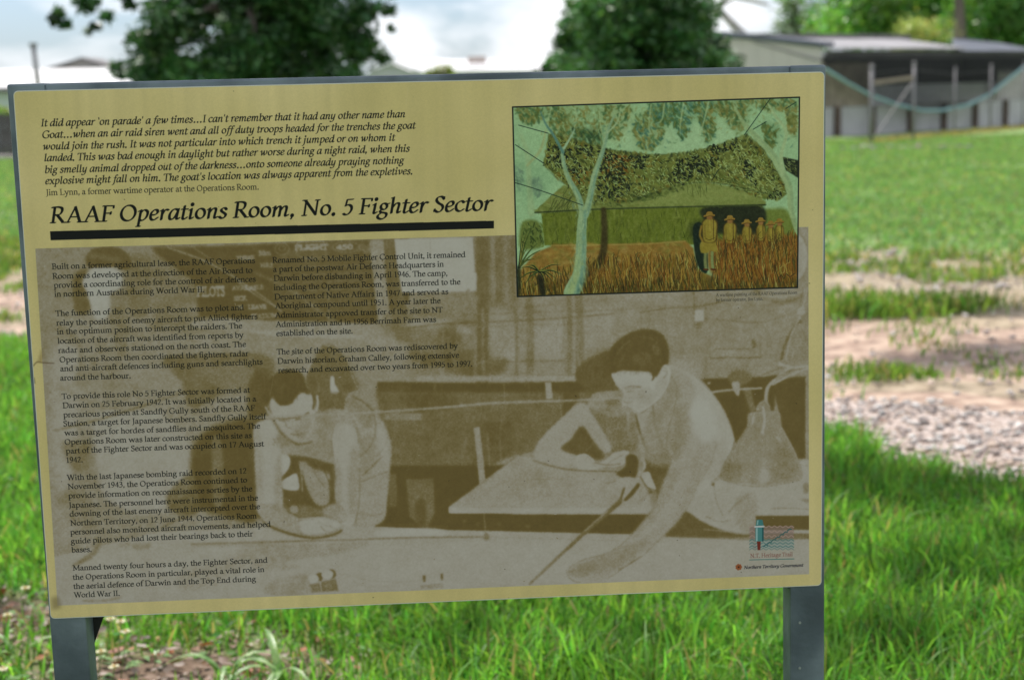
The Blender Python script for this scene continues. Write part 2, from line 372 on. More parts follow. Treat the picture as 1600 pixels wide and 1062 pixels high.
def draw_sepia(cv):
    g = Canvas(TW, TH, 1, .63)
    def S(v, soft, pts, a=1., sm=True): g.poly(px(pts), v, soft, a, sm)
    def Q(v, soft, pts, a=1.): g.poly(px(pts), v, soft, a, False)
    def L(v, w, pts, soft=1., a=1.): g.line(px(pts), w, v, soft, a)
    def R(v, soft, x0, y0, x1, y1, a=1.): Q(v, soft, [(x0,y0),(x1,y0),(x1,y1),(x0,y1)], a)
    # back wall of the plotting room
    R(.58, 8, 55, 380, 240, 560); R(.52, 14, 235, 380, 330, 520); R(.62, 10, 620, 455, 1270, 600)
    R(.5, 8, 740, 360, 812, 480); R(.56, 6, 640, 455, 745, 590)
    # standing figure at the far left
    S(.62, 12, [(70,560),(100,500),(150,480),(210,490),(250,540),(270,640),(300,720),(300,830),(260,900),(110,900),(85,700)])
    S(.36, 4, [(116,431),(135,420),(131,442),(138,464),(143,478),(132,492),(118,484),(114,457)])
    S(.44, 6, [(198,405),(232,400),(236,470),(216,500),(200,470)], .8)
    S(.84, 3, [(148,418),(181,420),(191,436),(186,451),(172,459),(176,480),(168,494),(152,499),(143,479),(136,455),(129,442),(136,428)])
    S(.33, 2.5, [(134,405),(142,391),(164,385),(186,388),(201,398),(204,416),(192,421),(179,417),(151,417),(140,418)])
    S(.5, 3, [(137,400),(158,396),(190,404),(180,409),(150,404)], .5)
    S(.5, 4, [(176,455),(200,462),(205,500),(190,560),(176,520),(170,490)], .7)
    S(.46, 5, [(240,470),(262,480),(258,505),(244,500)], .7); L(.5, 5, [(190,470),(192,510),(196,560)], 3, .6)
    S(.74, 8, [(80,560),(95,540),(120,560),(118,700),(96,780),(84,690)], .8)
    L(.45, 8, [(92,515),(120,530),(128,560),(118,600)], 5, .6); L(.47, 6, [(140,520),(165,560),(180,620),(176,690)], 5, .5)
    S(.47, 6, [(100,690),(150,690),(145,720),(125,738),(105,720)], .8)
    S(.5, 6, [(84,780),(120,765),(146,790),(140,830),(110,812)], .6)
    S(.78, 8, [(150,650),(230,640),(290,680),(300,760),(240,800),(170,780),(150,720)], .8)
    L(.44, 6, [(85,672),(150,656),(240,628),(330,596),(420,560)], 2.5, .9); L(.44, 5, [(90,600),(150,630),(200,640)], 4, .5)
    S(.42, 5, [(255,560),(330,552),(420,556),(418,600),(350,615),(300,640),(285,600)], .85)
    S(.56, 5, [(320,580),(380,570),(400,600),(360,620)], .6)
    S(.3, 7, [(300,700),(330,668),(400,656),(404,740),(402,812),(350,806),(306,790),(300,750)])
    S(.4, 4, [(262,772),(300,740),(312,800),(270,800)], .8); S(.5, 3, [(332,690),(346,690),(350,780),(334,785)], .8)
    # state board with chalk lettering
    Q(.31, 3, [(290,386),(640,372),(640,470),(585,505),(430,500),(312,494),(304,440),(250,400),(236,386)])
    S(.42, 6, [(440,395),(600,385),(600,480),(450,486)], .6)
    L(.62, 5, [(262,386),(330,412),(400,455),(440,486)], 1.5, .8); L(.6, 3, [(300,385),(350,418),(376,440)], 1.5, .7)
    L(.6, 4, [(372,440),(402,462),(430,478)], 1); L(.58, 7, [(400,426),(450,450),(520,500),(570,530)], 3, .6)
    L(.5, 3, [(400,440),(480,486),(540,515)], 2, .6)
    W = .82
    def chalk(s, a, b, size, wt=9, al=.8): fitline(g, s, a, b, size, W, weight=wt, plain=True, soft=.9, alpha=al)
    chalk("PILOTS", (308,463), (352,461), 40, 9); chalk("AVAILABLE", (363,454), (412,450), 17, 9, .65); chalk("SICK", (366,470), (386,468), 19, 9, .7)
    chalk("ON", (370,483), (380,482), 16, 9, .7); chalk("LEAVE", (388,483), (417,481), 18, 9, .75); chalk("STATION", (392,497), (433,495), 17, 10, .7)
    chalk("THREE", (370,407), (398,404), 16, 9, .7); chalk("30m", (404,401), (424,396), 20, 9, .7); chalk("HRS", (407,418), (427,416), 17, 9, .6)
    chalk("FLIGHT", (461,392), (513,388), 22, 9, .75); chalk("450", (526,390), (552,389), 21, 9, .8)
    for cx, cy, rx, ry in ((441,389,11,9),(441,388,5,4),(487,395,24,8),(486,381,22,7),(541,386,21,8)):
        t = np.linspace(0, 6.5, 18); L(W, 1.8, np.c_[cx+rx*np.cos(t), cy+ry*np.sin(t)], .8, .6)
    rg = np.random.RandomState(4)
    for k in range(7):
        y = 405+k*12.; x = 470+rg.rand()*8
        while x < 572:
            n = 8+rg.rand()*26; L(.7, 2.4, [(x, y-(x-470)*.03), (x+n, y-(x+n-470)*.03)], 1, .28+.3*rg.rand()); x += n+4
    for k in range(5):
        L(.68, 2., [(560,385+k*2.5),(566,380+k*2.5),(572,386+k*2.5),(578,381+k*2.5)], .8, .5)
    Q(.65, 2, [(577,375),(600,374),(604,440),(612,500),(592,510),(584,440)]); Q(.42, 2, [(600,374),(620,373),(632,460),(648,540),(620,540),(606,440)])
    Q(.84, 1.2, [(617,374),(739,371),(742,426),(750,427),(749,454),(736,455),(732,450),(728,455),(629,457),(622,420)])
    Q(.84, 1, [(617,374),(672,373),(674,404),(640,410),(620,410)], .6); L(.6, 1.6, [(672,372),(673,402)], .5, .8)
    S(.66, 3, [(310,500),(400,502),(480,505),(560,510),(640,538),(600,540),(520,530),(400,516),(310,512)]); S(.74, 2, [(400,515),(500,520),(560,523),(560,528),(470,526),(400,521)])
    S(.52, 5, [(590,500),(650,480),(740,500),(742,520),(700,560),(660,560),(620,530)], .6)
    S(.7, 5, [(626,505),(700,498),(740,520),(690,515),(650,512)], .8); S(.42, 6, [(690,512),(710,505),(718,540),(700,560),(684,545)], .8)
    S(.4, 6, [(640,545),(690,555),(740,545),(788,550),(790,578),(740,590),(690,575),(650,568)], .9)
    R(.4, 2, 745, 370, 764, 612); R(.55, 2, 741, 460, 746, 600, .8); R(.64, 2, 753, 480, 757, 600, .5)
    for x, w, v in ((770,6,.6),(781,4,.44),(790,5,.58),(801,4,.44),(776,2,.4)): L(v, w*2, [(x,372),(x+1,420),(x+2,470)], 2, .8)
    R(.66, 6, 766, 505, 812, 560); R(.68, 6, 835, 500, 882, 560); R(.66, 7, 912, 480, 960, 540)
    for x, w in ((806,5),(827,11),(889,8),(905,12)): L(.46, w*2, [(x,462),(x+2,520),(x+1,600)], 2, .75)
    L(.5, 4, [(802,470),(806,500),(814,520),(822,470)], 1.5, .7); L(.44, 5, [(700,506),(764,503),(860,498),(960,490)], 1.2, .8)
    L(.5, 3, [(640,492),(760,490),(960,484),(1040,478)], 1, .8); L(.46, 4, [(790,565),(884,563)], 1, .9); L(.48, 3, [(810,582),(850,586),(912,584)], 1, .8)
    L(.42, 4, [(640,512),(690,506),(742,503)], 1, .8); L(.5, 3, [(744,512),(800,508),(900,506)], 1, .6)
    R(.7, 2, 650, 587, 926, 595); Q(.28, 2, [(590,596),(740,598),(926,596),(926,614),(700,616),(590,612)]); Q(.44, 4, [(590,612),(930,612),(905,650),(850,700),(800,712),(765,728),(600,726)])
    S(.36, 5, [(590,604),(640,600),(640,622),(600,640)], .6); S(.34, 5, [(632,622),(680,612),(720,624),(700,640),(650,644)], .7)
    R(.27, 3, 588, 726, 800, 832); Q(.72, 1.5, [(852,597),(862,597),(864,622),(854,623)]); L(.62, 2.5, [(874,620),(878,650),(880,668)], 1)
    R(.58, 2, 602, 645, 660, 656); L(.4, 4, [(598,658),(700,656)], 1, .7); Q(.36, 3, [(728,660),(752,656),(800,660),(812,700),(765,726),(742,726)], .7)
    Q(.68, 1.5, [(741,668),(750,666),(757,726),(760,758),(750,760)]); L(.6, 4, [(762,676),(766,726)], 2, .8); L(.56, 3, [(788,600),(790,640),(782,670),(784,720)], 1.2, .8)
    Q(.44, 2, [(635,748),(678,746),(680,800),(668,830),(640,806)]); Q(.42, 2, [(608,740),(620,740),(621,790),(608,792)]); S(.3, 3, [(650,785),(664,780),(666,815),(652,825)], .7)
    R(.3, 2, 700, 810, 1270, 835); Q(.45, 2, [(820,650),(880,650),(850,700),(800,712)], .5)
    # pipes, cables, shelves and stains that fill the wall
    for k_ in range(90):
        x_, y_ = 640+rg.rand()*620, 455+rg.rand()*135; l_ = 12+rg.rand()*70; L(.45+.3*rg.rand(), 1.5+rg.rand()*6, [(x_,y_),(x_+rg.randn()*2,y_+l_*.5),(x_+rg.randn()*3,min(y_+l_,592))], 1.5, .16+.25*rg.rand())
    for k_ in range(46):
        x_, y_ = 640+rg.rand()*600, 458+rg.rand()*130; l_ = 15+rg.rand()*80; L(.42+.34*rg.rand(), 1.5+rg.rand()*3, [(x_,y_),(x_+l_*.5,y_+rg.randn()*2),(x_+l_,y_-l_*.03+rg.randn()*2)], 1.2, .2+.25*rg.rand())
    for k_ in range(60):
        x_, y_ = 600+rg.rand()*280, 612+rg.rand()*112; l_ = 8+rg.rand()*46; L(.34+.3*rg.rand(), 2+rg.rand()*7, [(x_,y_),(x_+rg.randn()*3,min(y_+l_,724))], 2, .12+.22*rg.rand())
    for k_ in range(36):
        x_, y_ = 600+rg.rand()*420, 735+rg.rand()*85; L(.3+.24*rg.rand(), 2+rg.rand()*6, [(x_,y_),(x_+rg.randn()*8,y_+4+rg.rand()*16)], 2, .15+.2*rg.rand())
    for k_ in range(60):
        x_, y_ = 60+rg.rand()*520, 470+rg.rand()*330; a_ = rg.rand()*3.14; l_ = 20+rg.rand()*60; L(.42+.36*rg.rand(), 3+rg.rand()*10, [(x_,y_),(x_+math.cos(a_)*l_,y_+math.sin(a_)*l_)], 4, .10+.15*rg.rand())
    # left lamp
    L(.6, 4, [(513,440),(514,500),(512,530)], 1.5, .6); S(.42, 3, [(500,545),(512,538),(530,545),(545,570),(556,590),(560,604),(540,613),(510,617),(486,611),(476,600),(480,582)])
    L(.78, 3.5, [(487,566),(479,582),(478,600),(482,606)], .8); S(.86, 1.5, [(517,590),(522,589),(524,600),(530,612),(518,615)]); L(.7, 3, [(547,578),(553,592),(558,604)], 1); L(.7, 2, [(499,598),(499,611)], 1)
    L(.72, 3, [(500,540),(505,533),(513,541),(520,533),(526,540)], .8, .8); L(.4, 3, [(478,608),(510,619),(558,608)], 1.2)
    # foreground table top
    Q(.74, 1.5, [(80,870),(250,830),(420,824),(600,822),(700,827),(1000,834),(1060,834),(1266,840),(1270,900),(80,960)])
    S(.78, 5, [(300,860),(600,850),(900,845),(1260,850),(1260,893),(700,915),(300,930)], .6)
    S(.66, 3, [(380,850),(470,848),(575,845),(556,858),(520,866),(470,872),(420,882),(380,878)], .9); S(.66, 3, [(412,925),(424,908),(455,898),(480,897),(488,924),(450,930)]); S(.64, 5, [(380,885),(440,878),(472,886),(430,890)], .7)
    S(.62, 8, [(270,900),(330,880),(400,860),(380,890),(300,925)], .5); L(.66, 3, [(530,895),(600,908),(660,906)], 1.5, .6); L(.64, 3, [(552,906),(580,915),(650,912)], 2, .5); S(.7, 5, [(530,824),(600,826),(590,838),(530,838)], .7); S(.86, 2, [(592,828),(680,824),(700,836),(600,838)], .7)
    L(.55, 3, [(700,836),(900,842),(1040,846)], 1, .3); L(.45, 5, [(300,849),(380,847),(480,844),(560,842),(640,839),(760,838)], 1.2, .85); L(.55, 8, [(300,852),(420,847)], 3, .5); L(.4, 3, [(553,818),(640,819),(700,822)], 1, .9)
    L(.56, 5, [(1010,836),(1100,838),(1180,842),(1266,840)], 1.2, .9)
    for k in range(10):
        x = 640+k*58; L(.66, 2, [(x,895-k*2),(x+20,875-k*2),(x+48,868-k*2)], 2, .3)
    S(.5, 1.2, [(484,902),(500,894),(506,901),(498,908),(486,910)]); S(.34, 1, [(494,897),(503,894),(503,906),(499,905)]); S(.36, 1, [(516,889),(524,891),(525,900),(518,903)]); S(.84, 1, [(483,900),(494,897),(499,903),(495,910),(486,911)]); S(.82, 1, [(503,896),(514,890),(521,893),(519,902),(508,903)])
    Q(.52, 1, [(484,912),(500,909),(503,924),(488,925)]); Q(.48, 1, [(502,908),(525,903),(530,922),(504,924)]); L(.66, 2, [(490,918),(497,915),(498,920)], .6); L(.66, 2, [(510,916),(516,911),(519,918)], .6)
    Q(.4, .8, [(661,898),(666,898),(666,908),(662,909)]); Q(.4, .8, [(689,895),(693,895),(693,905),(690,906)]); Q(.62, 1, [(657,913),(694,910),(694,917),(658,919)])
    S(.5, 2, [(140,862),(152,846),(142,838),(158,842),(154,860),(140,874),(112,884)], .9); L(.42, 5, [(130,938),(165,937),(190,932)], 2.5, .8); S(.55, 3, [(185,850),(200,842),(206,848),(196,858)], .6); S(.5, 3, [(208,850),(236,848),(232,856),(212,858)], .6)
    L(.4, 5, [(252,824),(275,812),(300,806)], 2, .7); L(.42, 5, [(358,860),(420,858)], 1.5, .0)
    # far left man, leaning on his forearms
    S(.36, 5, [(392,590),(420,580),(416,655),(400,662),(388,650)]); S(.42, 4, [(487,614),(534,614),(560,622),(586,642),(560,650),(500,641)])
    S(.34, 4, [(436,700),(530,712),(535,800),(500,806),(438,800)])
    S(.7, 2.5, [(542,620),(561,624),(580,641),(598,658),(606,673),(612,696),(611,720),(609,748),(606,778),(598,815),(552,815),(556,740),(540,680)])
    S(.56, 5, [(540,622),(562,626),(584,648),(576,668),(550,655)], .8); S(.6, 5, [(560,690),(585,680),(586,710),(570,740)], .7)
    L(.42, 3, [(548,618),(566,626),(584,646),(587,676),(578,698),(564,712)], 1.2, .8); L(.42, 3.5, [(567,742),(582,728),(594,716),(600,712)], 1.2, .9); L(.48, 3, [(566,752),(590,742),(607,736)], 1.2, .8)
    L(.5, 3, [(588,714),(600,700),(604,690)], 1.5, .7); L(.5, 4, [(560,800),(580,804),(598,802)], 2, .6); S(.82, 4, [(590,665),(604,680),(608,720),(598,716)], .6)
    S(.84, 1, [(437,706),(452,712),(453,728),(440,743)]); S(.84, 1, [(440,752),(461,739),(466,745),(467,764),(444,763)]); L(.6, 5, [(469,720),(472,745),(473,766)], 1.2); L(.36, 6, [(438,748),(455,734),(470,722)], 2)
    S(.66, 2, [(470,720),(512,729),(515,762),(514,785),(497,789),(482,766),(474,740)]); L(.4, 4, [(505,728),(512,745),(518,762)], 1.5); L(.46, 3, [(490,735),(500,750),(508,760)], 1.5, .8); L(.74, 4, [(503,736),(512,752)], 1.5)
    S(.68, 3, [(414,656),(450,672),(492,660),(510,640),(545,642),(560,660),(558,700),(525,728),(500,718),(470,712),(436,708),(402,690)])
    S(.32, 4, [(478,716),(500,722),(524,724),(526,742),(505,735),(488,730)]); S(.58, 5, [(470,700),(520,690),(522,716),(490,712)], .7)
    S(.6, 4, [(500,644),(520,650),(516,690),(500,690)], .6)
    S(.79, 2, [(397,668),(412,656),(428,660),(440,690),(438,708),(440,740),(441,792),(420,800),(405,806),(401,760),(398,700)])
    S(.78, 2, [(519,675),(531,664),(548,664),(559,680),(562,711),(564,748),(561,770),(559,787),(555,812),(548,822),(531,816),(527,796),(524,770),(525,740),(521,701)]); L(.5, 4, [(552,655),(560,675),(561,690)], 2, .8)
    L(.46, 4, [(563,730),(562,780),(556,815)], 1.5, .8)
    S(.5, 2.5, [(529,785),(500,793),(476,788),(456,790),(455,800),(470,808),(500,804),(534,816)]); S(.68, 2, [(454,791),(464,790),(466,800),(456,801)]); S(.66, 3, [(505,795),(530,787),(545,805),(534,815),(510,806)])
    L(.33, 9, [(402,802),(425,822),(455,833),(490,839),(520,835),(534,828)], 2); S(.36, 3, [(440,796),(470,806),(462,812),(444,804)], .8)
    S(.68, 2.5, [(404,789),(425,785),(440,790),(455,802),(474,809),(493,808),(512,807),(534,816),(532,824),(528,828),(512,833),(497,837),(474,836),(455,829),(427,820),(410,811)])
    S(.82, 2.5, [(470,812),(500,808),(520,812),(533,820),(518,828),(495,833),(475,832)]); L(.5, 3, [(502,822),(508,828),(514,830)], 1, .8); L(.52, 2.5, [(516,822),(526,826)], 1, .8); S(.6, 4, [(404,788),(440,788),(452,800),(420,796)], .7)
    S(.80, 1.5, [(424,622),(442,632),(456,630),(466,617),(482,614),(490,622),(493,641),(488,650),(470,652),(445,654),(430,652),(422,632)])
    S(.75, 2, [(428,652),(470,652),(492,646),(491,664),(485,678),(474,690),(461,688),(450,680),(438,666)])
    S(.6, 4, [(458,668),(480,662),(482,680),(468,686)], .6); L(.55, 2.5, [(462,672),(470,680),(478,676)], 1, .7)
    L(.3, 3.2, [(430,653),(452,653),(472,650),(482,644)], .8); L(.45, 4, [(440,655),(452,656)], 1.5, .7); L(.34, 3.5, [(476,650),(482,644),(484,648)], .8, .8)
    S(.31, 2.6, [(413,626),(416,600),(429,585),(446,578),(470,582),(479,600),(484,616),(472,612),(462,621),(456,630),(440,633),(431,626),(425,618),(421,630)])
    L(.34, 6, [(489,612),(491,626),(490,638)], 1.5); L(.86, 6, [(496,618),(497,630),(495,641)], 1); L(.74, 4.5, [(415,635),(421,645),(428,652)], 1)
    L(.38, 5, [(428,655),(437,672),(450,685),(464,693),(478,692),(488,689)], 2); S(.55, 4, [(436,676),(455,692),(440,700),(430,690)], .6)
    for x, y in ((428,686),(430,690),(428,694)): L(.3, 2, [(x-1,y-1),(x+1,y+1)], .4, .8)
    S(.64, 4, [(398,680),(408,676),(412,760),(408,798),(402,790)], .6); S(.62, 4, [(432,720),(441,716),(441,790),(430,790)], .6); S(.60, 4, [(549,700),(563,712),(562,770),(552,810),(544,780)], .6); S(.62, 4, [(522,720),(532,720),(534,780),(527,790)], .6)
    S(.60, 5, [(500,644),(535,642),(525,668),(505,690),(494,670)], .55); L(.48, 3, [(521,668),(519,690),(521,712)], 1.5, .7); L(.55, 3, [(505,650),(512,668),(508,685)], 1.5, .6)
    L(.5, 2.5, [(452,820),(470,812),(492,810)], 1.2, .7); L(.52, 2.5, [(470,832),(490,838),(512,834),(528,828)], 1, .8); L(.5, 2, [(498,814),(510,820),(520,820)], .8, .7); L(.45, 3, [(430,653),(428,664)], 1, .6)
    L(.4, 3, [(446,658),(449,667),(456,668)], 1, .8); L(.4, 3, [(455,677),(464,679),(473,676)], 1, .8); S(.66, 3, [(470,654),(488,650),(484,672),(474,680)], .6); L(.36, 4, [(436,656),(444,657)], 1, .8); L(.36, 4, [(462,655),(470,654)], 1, .8)
    for k_ in range(20):
        x_ = 418+rg.rand()*58; y_ = 584+rg.rand()*24; L(.2 if k_ % 3 else .42, 2.2, [(x_,y_),(x_-2,y_+9),(x_+rg.randn()*3,y_+17)], 1.1, .5)
    # rear man at the second table
    Q(.3, 2, [(882,596),(905,600),(905,640),(880,660)], .7)
    Q(.7, 1.5, [(702,791),(808,712),(838,714),(870,722),(905,730),(965,733),(1040,735),(1060,790),(1027,801),(965,803),(702,801)]); Q(.8, 1.2, [(702,792),(760,793),(1030,792),(1030,801),(702,801)], .7); L(.45, 2.5, [(704,788),(760,750),(806,713)], 1, .8)
    L(.55, 2, [(780,752),(850,748),(880,748)], 1.5, .6); L(.5, 3, [(946,754),(966,751)], 1, .8); S(.6, 6, [(830,745),(850,735),(860,770),(835,775)], .4)
    for k in range(14): L(.58, 1.6, [(745+k*7, 770-k*3.4), (800+k*9, 771-k*3.2)], 1, .35)
    Q(.27, 1.5, [(702,803),(1060,803),(1060,830),(702,826)]); L(.55, 3, [(757,803),(760,838)], 1); S(.5, 2, [(758,832),(763,832),(766,842),(756,842)])
    for x, y in ((726,813),(780,817),(825,821),(747,818)): S(.45, 2, [(x-2,y-2),(x+3,y-1),(x+2,y+3),(x-2,y+2)], .7)
    S(.5, 4, [(918,640),(950,648),(978,648),(988,700),(978,715),(950,712),(932,684)]); S(.34, 4, [(909,664),(892,682),(876,700),(905,712),(945,716),(930,690)])
    S(.72, 2, [(901,630),(888,643),(868,662),(846,684),(836,702),(837,717),(865,725),(899,731),(905,714),(876,701),(892,686),(910,664),(926,684),(945,706),(956,700),(942,672),(924,644),(914,630)])
    S(.35, 4, [(901,594),(902,580),(911,566),(933,554),(953,548),(960,580),(968,609),(950,612),(933,614),(924,618),(910,606)]); S(.4, 4, [(908,585),(925,570),(930,600),(915,600)], .7)
    S(.62, 2.5, [(925,617),(945,612),(962,610),(976,613),(980,640),(970,650),(950,649),(937,632)]); S(.45, 3, [(946,624),(966,622),(968,632),(952,634)], .7); L(.46, 3, [(948,640),(958,642)], 1.5, .6)
    S(.78, 1.5, [(901,712),(915,708),(926,715),(935,722),(948,717),(960,707),(983,704),(978,722),(965,728),(945,729),(928,734),(908,734),(901,724)]); L(.42, 2.5, [(930,722),(950,726),(970,724)], .8); L(.5, 2, [(950,724),(962,716),(974,710)], .8, .8); L(.5, 2, [(918,712),(926,722),(934,730)], .8, .7)
    L(.4, 3.5, [(835,719),(865,728),(901,734),(964,736)], 1); L(.62, 2, [(915,705),(925,695),(935,680)], .8, .6)
    # cord across the room
    L(.69, 7, [(400,652),(480,648),(560,645),(680,637),(760,630),(800,628),(900,625),(976,621)], 1, .85)
    # right wall fittings
    S(.58, 5, [(1060,455),(1110,455),(1108,590),(1080,575),(1055,540)], .5)
    for x in (1002,1020,1084,1089,1103,1109): L(.48, 2, [(x,458),(x+1,520),(x+1,575)], 1, .55)
    L(.44, 5, [(1084,456),(1086,490)], 1, .8); L(.44, 5, [(1000,488),(1050,481),(1090,479),(1130,471)], 1, .7); L(.5, 3.5, [(1090,497),(1130,500),(1190,503),(1250,486)], 1, .8); L(.5, 3, [(1130,474),(1190,478),(1260,470)], 1, .5)
    Q(.82, 1, [(1086,484),(1100,484),(1100,501),(1086,502)]); S(.45, 2, [(1086,504),(1098,504),(1096,512),(1088,512)], .8)
    L(.42, 3, [(1118,545),(1148,545),(1176,544),(1179,536)], .8); L(.42, 4, [(1111,560),(1140,558),(1165,559),(1189,558)], .8); L(.5, 2.5, [(1109,532),(1110,560)], 1, .8); L(.48, 3, [(1189,525),(1188,560)], 1, .8); L(.55, 2, [(1112,532),(1180,532)], 1, .6)
    S(.42, 1.5, [(1174,532),(1180,531),(1183,540),(1176,543)], .7); L(.48, 3, [(1060,559),(1087,559)], 1, .7); L(.5, 2, [(1068,545),(1072,500)], 1, .5)
    S(.44, 3, [(1186,463),(1210,470),(1240,466),(1258,460),(1240,472),(1212,474)], .9); S(.42, 3, [(1172,452),(1190,452),(1186,460)], .7); L(.75, 3, [(1190,462),(1225,464),(1262,452)], 1, .8)
    t = np.linspace(-1.6, 1.7, 14); S(.72, 2, np.c_[1236+27*np.cos(t), 402+42*np.sin(t)]); L(.5, 3, np.c_[1236+27*np.cos(t), 402+42*np.sin(t)], 1); L(.8, 3, np.c_[1236+22*np.cos(t), 402+37*np.sin(t)], 1, .8)
    Q(.28, 2.5, [(1097,592),(1200,588),(1215,585),(1210,640),(1172,660),(1150,692),(1134,645),(1118,620)]); Q(.3, 2.5, [(1206,592),(1260,588),(1260,716),(1246,716),(1222,668)]); L(.36, 2, [(1208,600),(1209,640)], 1)
    R(.62, 2, 1259, 590, 1268, 716); S(.47, 3, [(1138,588),(1148,579),(1168,580),(1176,592),(1160,602),(1145,602)]); Q(.5, 2, [(1160,605),(1172,605),(1182,640),(1174,645)], .8); S(.72, 1.5, [(1144,598),(1156,598),(1155,618),(1148,612)]); Q(.7, 1.2, [(1106,596),(1112,596),(1110,600),(1106,600)])
    L(.69, 7, [(1108,613),(1140,609),(1190,606)], 1); R(.77, 3, 1125, 718, 1268, 806); L(.55, 2.5, [(1205,794),(1230,793),(1266,795)], .8); L(.5, 2, [(1240,727),(1266,727)], 1, .6); S(.5, 2, [(1256,756),(1264,755),(1264,768),(1257,770)], .8); S(.52, 2, [(1253,780),(1264,779),(1264,785)], .8)
    # cloth bundle and front man
    S(.35, 3, [(1066,800),(1095,806),(1110,822),(1180,838),(1060,838),(1040,832)])
    S(.76, 2.5, [(1080,760),(1112,753),(1135,748),(1180,762),(1184,800),(1172,832),(1135,829),(1102,816),(1078,800),(1066,788)])
    L(.52, 2.5, [(1116,758),(1120,782),(1130,805)], 1.2, .9); L(.5, 4, [(1139,801),(1152,786),(1168,774)], 2, .8); L(.52, 3, [(1104,806),(1125,814),(1142,812)], 1.2, .9); L(.58, 4, [(1150,820),(1165,800),(1170,780)], 2.5, .7); S(.64, 4, [(1150,780),(1180,770),(1182,830),(1158,826)], .6); L(.56, 3, [(1078,760),(1100,757),(1114,755)], 1, .8)
    S(.4, 1.2, [(1112,753),(1117,753),(1117,758),(1113,758)]); L(.5, 4, [(1066,792),(1076,775),(1082,760)], 2, .7); L(.66, 3, [(1100,826),(1140,830),(1180,834)], 1.2, .9)
    S(.72, 3, [(984,640),(1010,640),(1040,610),(1060,640),(1062,700),(1050,720),(1010,722),(1000,700),(985,690)]); S(.46, 3, [(984,644),(994,650),(998,690),(992,705),(984,690)], .7)
    S(.36, 4, [(1008,712),(1046,706),(1052,722),(1038,760),(1024,794),(1012,760)]); S(.28, 2.5, [(979,712),(992,710),(998,722),(994,745),(984,750),(970,744),(964,738),(978,728)])
    L(.40, [6,8,9], [(994,648),(1000,672),(1010,700),(1014,716)], 1.5); L(.42, [5,8,10], [(1021,634),(1024,664),(1034,692),(1040,706)], 1.5); S(.76, 2, [(1004,650),(1018,645),(1022,680),(1026,705),(1014,700),(1006,675)]); L(.88, 3, [(1012,682),(1014,695)], .8); L(.9, 2.5, [(1016,690),(1015,700)], .8)
    L(.74, 9, [(1004,712),(1008,726),(1006,732)], 1.5); S(.8, 1.5, [(1003,742),(1014,736),(1020,748),(1026,764),(1020,766),(1010,758)]); L(.36, 3.5, [(1001,744),(1012,760),(1027,766)], 1); S(.8, 1.5, [(1012,775),(1026,768),(1024,790),(1000,796)], .5)
    S(.74, 2, [(966,748),(985,744),(996,750),(990,768),(980,778),(974,776),(974,760),(964,764)]); L(.36, 7, [(976,762),(971,778)], 1.5); L(.32, [10,13,11], [(978,780),(988,770),(998,757)], 1.2)
    L(.52, [8,11,14,15], [(829,911),(880,863),(930,817),(969,784)], 1.2); L(.32, [3,5,10,14], [(880,864),(915,832),(945,806),(970,782)], 2, .6); L(.64, 4, [(915,828),(950,797)], 1.5, .8)
    S(.80, 2.5, [(1040,574),(1062,576),(1094,594),(1118,620),(1134,645),(1146,676),(1146,695),(1130,736),(1108,758),(1084,775),(1050,760),(1052,700),(1040,640),(1030,610)])
    S(.62, 8, [(1052,640),(1074,630),(1080,660),(1070,700),(1052,712)], .8); S(.7, 8, [(1030,590),(1060,580),(1064,620),(1040,650)], .8); L(.56, 4, [(1062,600),(1056,640),(1042,690),(1044,715)], 3, .8); L(.78, 2.5, [(1056,640),(1050,680)], 1, .8); S(.7, 6, [(1100,700),(1135,690),(1128,736),(1096,750)], .7); S(.8, 3, [(1090,555),(1096,594),(1060,578),(1050,560)], .3)
    S(.73, 2.5, [(1070,660),(1059,691),(1050,718),(1037,755),(1021,793),(996,825),(974,847),(951,862),(917,871),(900,879),(885,890),(890,901),(906,908),(951,902),(978,885),(1001,870),(1030,843),(1057,816),(1080,782),(1092,755),(1112,725),(1120,690),(1100,660)])
    S(.7, 7, [(1060,790),(1078,770),(1060,812),(1020,848),(975,880),(930,895),(960,870),(1010,840)], .8); S(.7, 6, [(890,888),(920,876),(960,866),(950,895),(905,902)], .8); L(.42, 3, [(887,893),(900,890),(911,887)], .8); L(.5, 2.5, [(890,902),(900,908),(908,908)], .8); L(.45, 3.5, [(968,890),(985,880),(1001,869)], 1.2); L(.55, 3, [(1021,795),(1000,822),(975,846)], 2, .6); L(.52, 2.5, [(950,903),(968,892)], 1, .7); L(.6, 2, [(1064,795),(1088,757)], 2, .6)
    S(.64, 6, [(1044,574),(1068,582),(1086,606),(1078,640),(1066,690),(1052,724),(1012,722),(1002,690),(1008,660),(1024,632),(1036,606)], .8)
    S(.56, 5, [(1060,640),(1078,650),(1076,690),(1062,716),(1052,700)], .5); L(.5, 3, [(1049,586),(1058,608),(1054,640),(1044,672),(1042,706)], 1.5, .7); L(.52, 3, [(1040,604),(1032,622),(1018,634),(1000,646)], 1.5, .6)
    L(.5, 2.5, [(1050,720),(1037,755),(1021,794),(996,826),(974,848),(951,863),(917,872),(900,880),(886,890)], 1, .75); L(.54, 3, [(1120,692),(1110,726),(1091,756),(1080,782),(1057,817),(1030,844),(1001,871)], 1.5, .7)
    L(.5, 2.5, [(886,890),(890,901),(898,907),(906,909)], .8, .8); L(.58, 2.5, [(903,893),(925,888)], 1, .7); L(.58, 2.5, [(905,901),(922,897)], 1, .6); S(.62, 4, [(925,880),(960,868),(975,880),(945,898)], .45)
